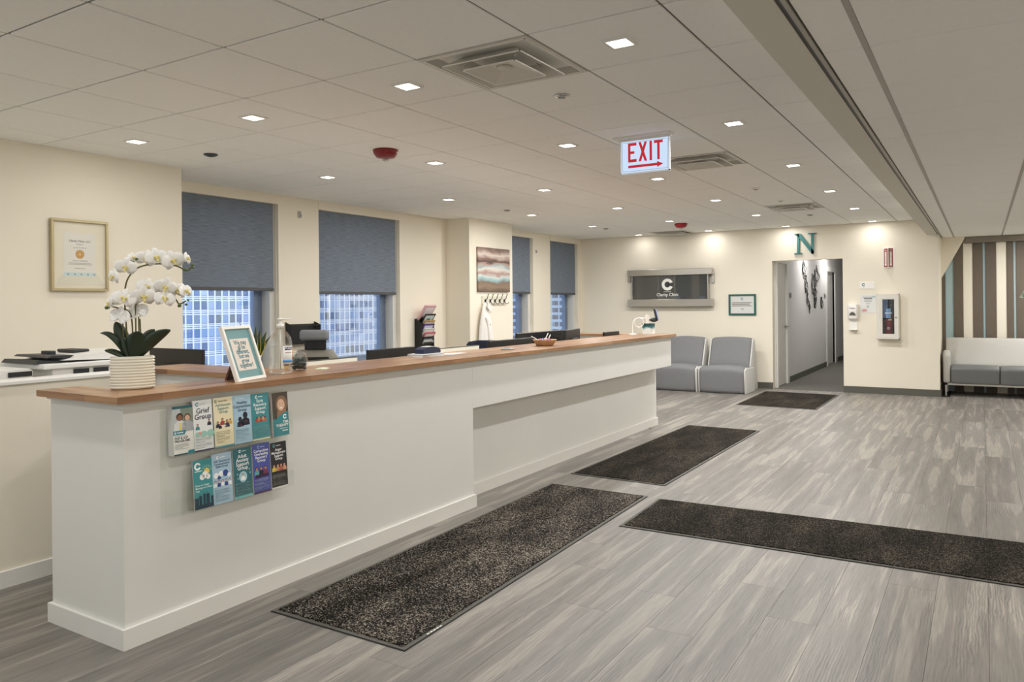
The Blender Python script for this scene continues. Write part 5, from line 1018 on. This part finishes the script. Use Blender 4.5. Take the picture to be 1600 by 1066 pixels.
t = thing('fire_extinguisher', 'dark red fire extinguisher inside the wall cabinet', 'fire extinguisher', (-1.176, YB-.068, .838)); b = MB(mat('extinguisher_red', '#7d1720', rough=.3)); b.lathe([(.048, 0), (.052, .006), (.052, .33), (.045, .37), (.02, .40), (.016, .42)], n=28); b.build('cylinder', t, local=True)
b = MB(BLACK); b.box(-.012, .012, -.02, .02, .42, .45); b.build('valve', t, local=True); b = MB(CHROME); b.tube([(-.02, -.01, .45), (.045, -.02, .50)], .006, 6); b.tube([(-.02, -.01, .43), (.045, -.02, .455)], .006, 6); b.build('handle', t, local=True); b = MB(BLACK); b.tube(smooth_path([(-.02, 0, .435), (-.046, -.02, .42), (-.046, -.045, .30), (-.044, -.048, .15)]), .007, 6); b.build('hose', t, local=True)
b = MB(P('#86a8c4')); b.box(-.032, .03, -.062, -.0585, .30, .44); b.use(P('#e6e6e2')); b.box(-.045, .045, -.064, -.0622, .365, .385); b.use(P('#cbb26a')); b.box(-.005, .045, -.061, -.0575, .265, .285); b.build('tag', t, local=True)
b = MB(P('#d8d0c4')); f = Face(b, (-.03, -.0532, .1), (1, 0, 0), (0, 0, 1)); f.arc(.03, .05, .014, .02, .4, 5.6, P('#d8d0c4'), 1); f.rect(.015, .045, .03, .008, P('#d8d0c4'), 1); b.build('emblem', t, local=True)
# hallway art and plates
t = thing('wire_wall_art', 'black wire butterfly figures on the hallway wall', 'wall art', (-2.83, 15.6, 1.2)); ra = random.Random(21); WIRE = mat('black_wire', '#26231f', rough=.6)
for y0, z0, wy, hz in ((14.92, 2.0, .28, .30), (15.12, 1.72, .24, .34), (15.25, 1.45, .16, .26), (15.45, 1.28, .08, .2), (15.85, 1.72, .36, .40), (16.2, 1.9, .45, .36), (16.05, 1.52, .3, .3), (16.0, 1.36, .16, .2), (16.75, 1.36, .24, .24)):
    for k in range(3):
        b = MB(WIRE); n = 22; ph = ra.uniform(0, 6); pts = [(-2.828+.008*math.sin(3*a+ph), y0+wy*.5*math.cos(a)*(1+.35*math.sin(3*a+ph))*(1-.22*k), z0+hz*.5*math.sin(a)*(1+.35*math.cos(4*a+ph))*(1-.22*k)) for a in [2*PI*i/n for i in range(n)]]
        b.tube(pts, .0045, 5, closed=True); b.build('wire_figure', t)
for y, lb in ((13.78, 'small room sign beside the first hallway door'), (17.18, 'small room sign before the second hallway doorway')):
    t = thing('room_sign', lb, 'sign', (-2.83, y, 1.45), 'hallway room signs'); b = MB(GREYP); b.box(-2.84, -2.834, y-.09, y+.09, 1.45, 1.55); b.build('plate', t); b = MB(BLACK); f = Face(b, (-2.8335, y-.09, 1.45), (0, 1, 0), (0, 0, 1)); f.text(.09, .03, 'H|I', .06, BLACK) if 0 else [f.rect(.02+.05*i, .02, .03, .06, BLACK) for i in range(3)]; b.build('print', t)
t = thing('hall_picture', 'dark framed picture edge on the right hallway wall', 'picture frame', (-1.685, 13.4, 1.1)); b = MB(BLACK); b.box(-1.71, -1.68, 13.0, 13.9, 1.18, 1.78, .004); b.build('frame', t); b = MB(P('#9a9a94')); b.box(-1.713, -1.71, 13.04, 13.86, 1.22, 1.74); b.build('picture', t)
# ---------------------------------------------------------------- lounge chairs
BG = mat('grey_lounge_fabric', '#77787a', rough=.8, var=.06, scale=30, bump=.2); BL = mat('pale_lounge_fabric', '#cfcecb', rough=.8, var=.03)
def soft_prism(b, yz, x0, x1, bev, bulge=.0):
    bm = bmesh.new(); n = len(yz); A = [bm.verts.new((x0, y, z)) for y, z in yz]; B_ = [bm.verts.new((x1, y, z)) for y, z in yz]
    a = sum(yz[i][0]*yz[(i+1) % n][1]-yz[(i+1) % n][0]*yz[i][1] for i in range(n))
    fs = [A[::-1], B_] if a > 0 else [A, B_[::-1]]
    for f_ in fs: bm.faces.new(f_)
    for i in range(n):
        q = [A[i], A[(i+1) % n], B_[(i+1) % n], B_[i]]; bm.faces.new(q if a > 0 else q[::-1])
    bmesh.ops.bevel(bm, geom=bm.edges[:], offset=bev, segments=4, profile=.5, affect='EDGES')
    bmesh.ops.subdivide_edges(bm, edges=[e for e in bm.edges if e.calc_length() > .12], cuts=4, use_grid_fill=True)
    bm.verts.index_update(); cx = (x0+x1)/2; hw = (x1-x0)/2
    ys = [p[0] for p in yz]; zs = [p[1] for p in yz]; cy, cz = (min(ys)+max(ys))/2, (min(zs)+max(zs))/2
    vs = []
    for v in bm.verts:
        c = v.co.copy(); k = max(0, 1-((c.x-cx)/hw)**2); c.z += bulge*k*(1 if c.z > cz else -.1); c.y += bulge*.5*k*(-1 if c.y < cy else 1); vs.append(c)
    b.add(vs, [[v.index for v in f.verts] for f in bm.faces], True); bm.free()
def lounge(x0, x1, lb):
    t = thing('lounge_chair', lb, 'lounge chair', ((x0+x1)/2, 12.0, 0), 'grey soft lounge chairs')
    b = MB(BG); soft_prism(b, [(11.575, .0), (11.56, .36), (11.66, .40), (12.12, .37), (12.12, 0)], x0+.012, x1-.012, .05, .03); b.build('seat', t)
    b = MB(BG); soft_prism(b, [(12.08, .05), (12.02, .40), (12.20, .815), (12.32, .82), (12.46, .05)], x0+.03, x1-.055, .04, .02); b.build('backrest', t)
    for s_, (xa, xb) in enumerate(((x0, x0+.02), (x1-.02, x1+.004))):
        b = MB(BL); soft_prism(b, [(11.60, .0), (11.585, .37), (11.70, .39), (12.10, .37), (12.10, 0)], xa, xb, .006); b.build('seat_side', t)
        b = MB(BL); soft_prism(b, [(12.08, .0), (12.05, .40), (12.22, .80), (12.32, .81), (12.50, .0)], xa+(.012 if s_ == 0 else -.045), xb+(.012 if s_ == 0 else -.045), .006); b.build('back_side', t)
    b = MB(BL); b.tube([(x1-.012, 11.575, .03), (x1-.012, 11.563, .35), (x1-.012, 11.66, .395)], .006, 6); b.build('piping', t)
lounge(-4.50, -3.80, 'grey soft lounge chair half hidden by the counter end'); lounge(-3.775, -3.045, 'grey soft lounge chair nearest the doorway')
# ---------------------------------------------------------------- striped alcove and sofa
b = MB(WALL); b.box(-.60, 3.3, YA+.012, YA+.15, 0, C); aw = struct(b.build('wall_alcove', loc=(0, YA+.012, 0)), 'striped feature wall behind the grey sofa')
SB = mat('stripe_brown', '#675d51', rough=.55, var=.15, scale=10, stretch=(8, 1, .6)); SC = mat('stripe_cream', '#efe9da', rough=.6, var=.02); SU = mat('stripe_blue', '#a8c0c8', rough=.4, var=.12, scale=20, stretch=(6, 1, 1))
edges = [(-.53, -.482, SB), (-.482, -.371, SU), (-.371, -.245, SB), (-.245, -.12, SC), (-.12, .011, SB), (.011, .044, SU), (.044, .181, SB), (.181, .309, SC), (.309, .396, SB), (.396, .428, SU), (.428, .56, SB)]
x = .56
while x < 3.2:
    for w_, m in ((.125, SC), (.13, SB), (.033, SU), (.137, SB)): edges.append((x, min(x+w_, 3.2), m)); x += w_
    
for x0, x1, m in edges:
    if x1-x0 < .02: continue
    b = MB(m); b.box(x0+.001, x1-.001, YA-(.012 if m is SB else .004 if m is SC else 0), YA+.012, 0, 2.26); b.build('stripe_board', aw)
b = MB(mat('bronze_track', '#8b8378', rough=.3, metal=.7)); b.box(-.215, 3.2, 13.36, 13.43, 2.25, RZ-.004, .004, 1); struct(b.build('trim_2'), 'metal header track above the striped wall')
b = MB(WALL); b.prism_y([(-.53, RZ), (-.21, RZ), (-.53, 1.73)], 13.30, 13.435); struct(b.build('trim_3'), 'sloped cream corner panel at the alcove top')
t = thing('sofa', 'light grey sofa with dark grey seat cushions in the striped alcove', 'sofa', (.45, 13.05, 0)); LS = mat('light_grey_vinyl', '#b9b8b2', rough=.45, var=.03); DS = mat('dark_grey_vinyl', '#6b6d6d', rough=.42, var=.04)
b = MB(LS); b.prism_x([(12.95, .20), (12.92, .46), (13.12, .835), (13.30, .835), (13.36, .20)], -.36, 1.52) if 0 else soft_prism(b, [(12.95, .20), (12.98, .46), (13.14, .83), (13.28, .83), (13.36, .20)], -.47, 1.72, .025); b.build('backrest', t)
for x0, x1 in ((-.395, .202), (.208, .80), (.806, 1.40)): b = MB(DS); soft_prism(b, [(12.72, .185), (12.70, .40), (12.75, .455), (13.08, .44), (13.08, .185)], x0, x1, .02, .006); b.build('seat_cushion', t)
for xa, xb in ((-.495, -.40), (1.405, 1.50)):
    b = MB(LS); soft_prism(b, [(12.72, .185), (12.70, .60), (12.80, .665), (13.10, .65), (13.16, .185)], xa, xb, .035); b.build('armrest', t)
b = MB(STEEL); b.box(-.47, 1.48, 12.74, 12.77, .16, .185); b.box(-.47, 1.48, 13.28, 13.31, .16, .185); b.box(-.47, -.44, 12.74, 13.31, .16, .185); b.box(1.45, 1.48, 12.74, 13.31, .16, .185); b.box(-.44, 1.45, 12.78, 13.27, .17, .195); b.build('base_frame', t)
for x in (-.47, 1.45):
    for y in (12.74, 13.285): b = MB(STEEL); b.box(x, x+.022, y, y+.022, 0, .16); b.build('leg', t)
# glass pendant just inside the right edge
t = thing('glass_pendant', 'clear glass pendant lamp at the right edge near the sofa', 'pendant lamp', (.58, 11.0, 1.42)); GS = clear('green_glass', (.80, .92, .88), .9, .02, .12)
b = MB(GS); pr_ = [(.205, 0), (.15, .10), (.06, .24), (.03, .27)]; inner = [(r-.005, z) for r, z in pr_][::-1]; b.lathe([(.203, 0)]+pr_+inner, n=32); b.build('shade', t, local=True)
b = MB(STEEL); b.lathe([(.03, .27), (.03, .34), (.008, .36)], n=16); b.build('socket', t, local=True); b = MB(BLACK); b.tube([(0, 0, .35), (0, 0, RZ-1.42)], .004, 6); b.build('cord', t, local=True); b = MB(STEEL); b.lathe([(.05, RZ-1.42-.02), (.05, RZ-1.42)], n=18); b.build('ceiling_rose', t, local=True)
# ---------------------------------------------------------------- city outside the windows
PANE = random_mat('tower_glass', [(0, '#6d8ab3'), (.14, '#879fc2'), (.3, '#5f769a'), (.42, '#a2b6d0'), (.58, '#7a8ea8'), (.7, '#8fa8cc'), (.84, '#66737f'), (.93, '#b9c9de')], .3)
SPAN = mat('tower_spandrel', '#a9bfe0', rough=.4, var=.1, scale=.3); MUL = mat('tower_mullion', '#eceff2', rough=.5); CON = mat('pale_concrete', '#c3d3e2', rough=.7); DWIN = random_mat('dark_pane', [(0, '#4c5c70'), (.4, '#5d6f86'), (.75, '#48576a'), (.93, '#7d90a6')], .3)
def tower(X_, y0, y1, ztop, lb, ncol_vis, zlo=-17, zhi=9, w_=2.28, fh=3.76):
    t = thing('glass_tower', lb, 'building', (X_, (y0+y1)/2, -40), 'buildings seen through the windows')
    b = MB(SPAN); b.box(X_-30, X_-.25, y0, y1, -40, ztop); b.build('core', t)
    n = int((y1-y0)/w_); nf0 = int(-40/fh); nf1 = int(ztop/fh)
    PH = 2.45; pm = shared_box('tower_pane', .2, w_-.42, PH, PANE); stuff = MB(PANE)
    for k in range(n):
        yc = y0+w_*(k+.5)
        for fl in range(nf0, nf1):
            zt = fl*fh+3.05
            if zlo < zt < zhi and (ncol_vis[0] <= yc <= ncol_vis[1]):
                o = bpy.data.objects.new('pane', pm); COL.objects.link(o); o.parent = t; o.location = Vector((X_-.12, yc, zt))-ROOT[t.name]
            else: stuff.box(X_-.22, X_-.02, yc-(w_-.42)/2, yc+(w_-.42)/2, zt-PH, zt)
    s_ = stuff.build('far_panes', t); s_['kind'] = 'stuff'
    mv = shared_box("mullion_v", .35, .40, ztop+40, MUL)
    for k in range(n+1): o = bpy.data.objects.new('mullion', mv); COL.objects.link(o); o.parent = t; o.location = Vector((X_, y0+w_*k, ztop))-ROOT[t.name]
    mh = shared_box('mullion_h', .3, y1-y0, .26, MUL)
    for fl in range(nf0, nf1+1):
        for dz in (.46, .0, 3.14): o = bpy.data.objects.new('transom', mh); COL.objects.link(o); o.parent = t; o.location = Vector((X_, (y0+y1)/2, fl*fh+dz))-ROOT[t.name]
tower(-180, 110, 168.5, 48, 'blue glass tower outside the first window', (118, 155))
tower(-180, 169.2, 201.3, 27.9, 'blue glass tower outside the second window', (169, 201))
t = thing('dark_tower', 'dark taller tower behind, seen only through the blind fabric', 'building', (-320, 380, -40), 'buildings seen through the windows'); b = MB(mat('dark_tower_stone', '#5a6270', rough=.7)); b.box(-350, -305, 322, 440, -40, 90); b.build('block', t)
for fl in range(10, 26): b = MB(DWIN); b.box(-305, -304.8, 324, 438, fl*4-40, fl*4-38); b.build('window_band', t)
t = thing('concrete_block', 'pale concrete apartment block outside the two back windows', 'building', (-185, 340, -40), 'buildings seen through the windows'); b = MB(CON); b.box(-232, -150, 331.2, 360, -40, 60); b.build('wall', t)
pm = shared_box('apt_pane', 1.5, .3, 2.1, DWIN); stuff = MB(DWIN)
for k in range(20):
    for s_ in (-.82, .82):
        x = -229+4.1*k+s_
        for fl in range(-11, 17):
            z = fl*3.5+2.4
            if -16 < z < 6 and -206 < x < -168: o = bpy.data.objects.new('window_pane', pm); COL.objects.link(o); o.parent = t; o.location = Vector((x, 331.1, z))-ROOT[t.name]
            else: stuff.box(x-.75, x+.75, 330.95, 331.25, z-2.1, z)
s_ = stuff.build('far_panes', t); s_['kind'] = 'stuff'
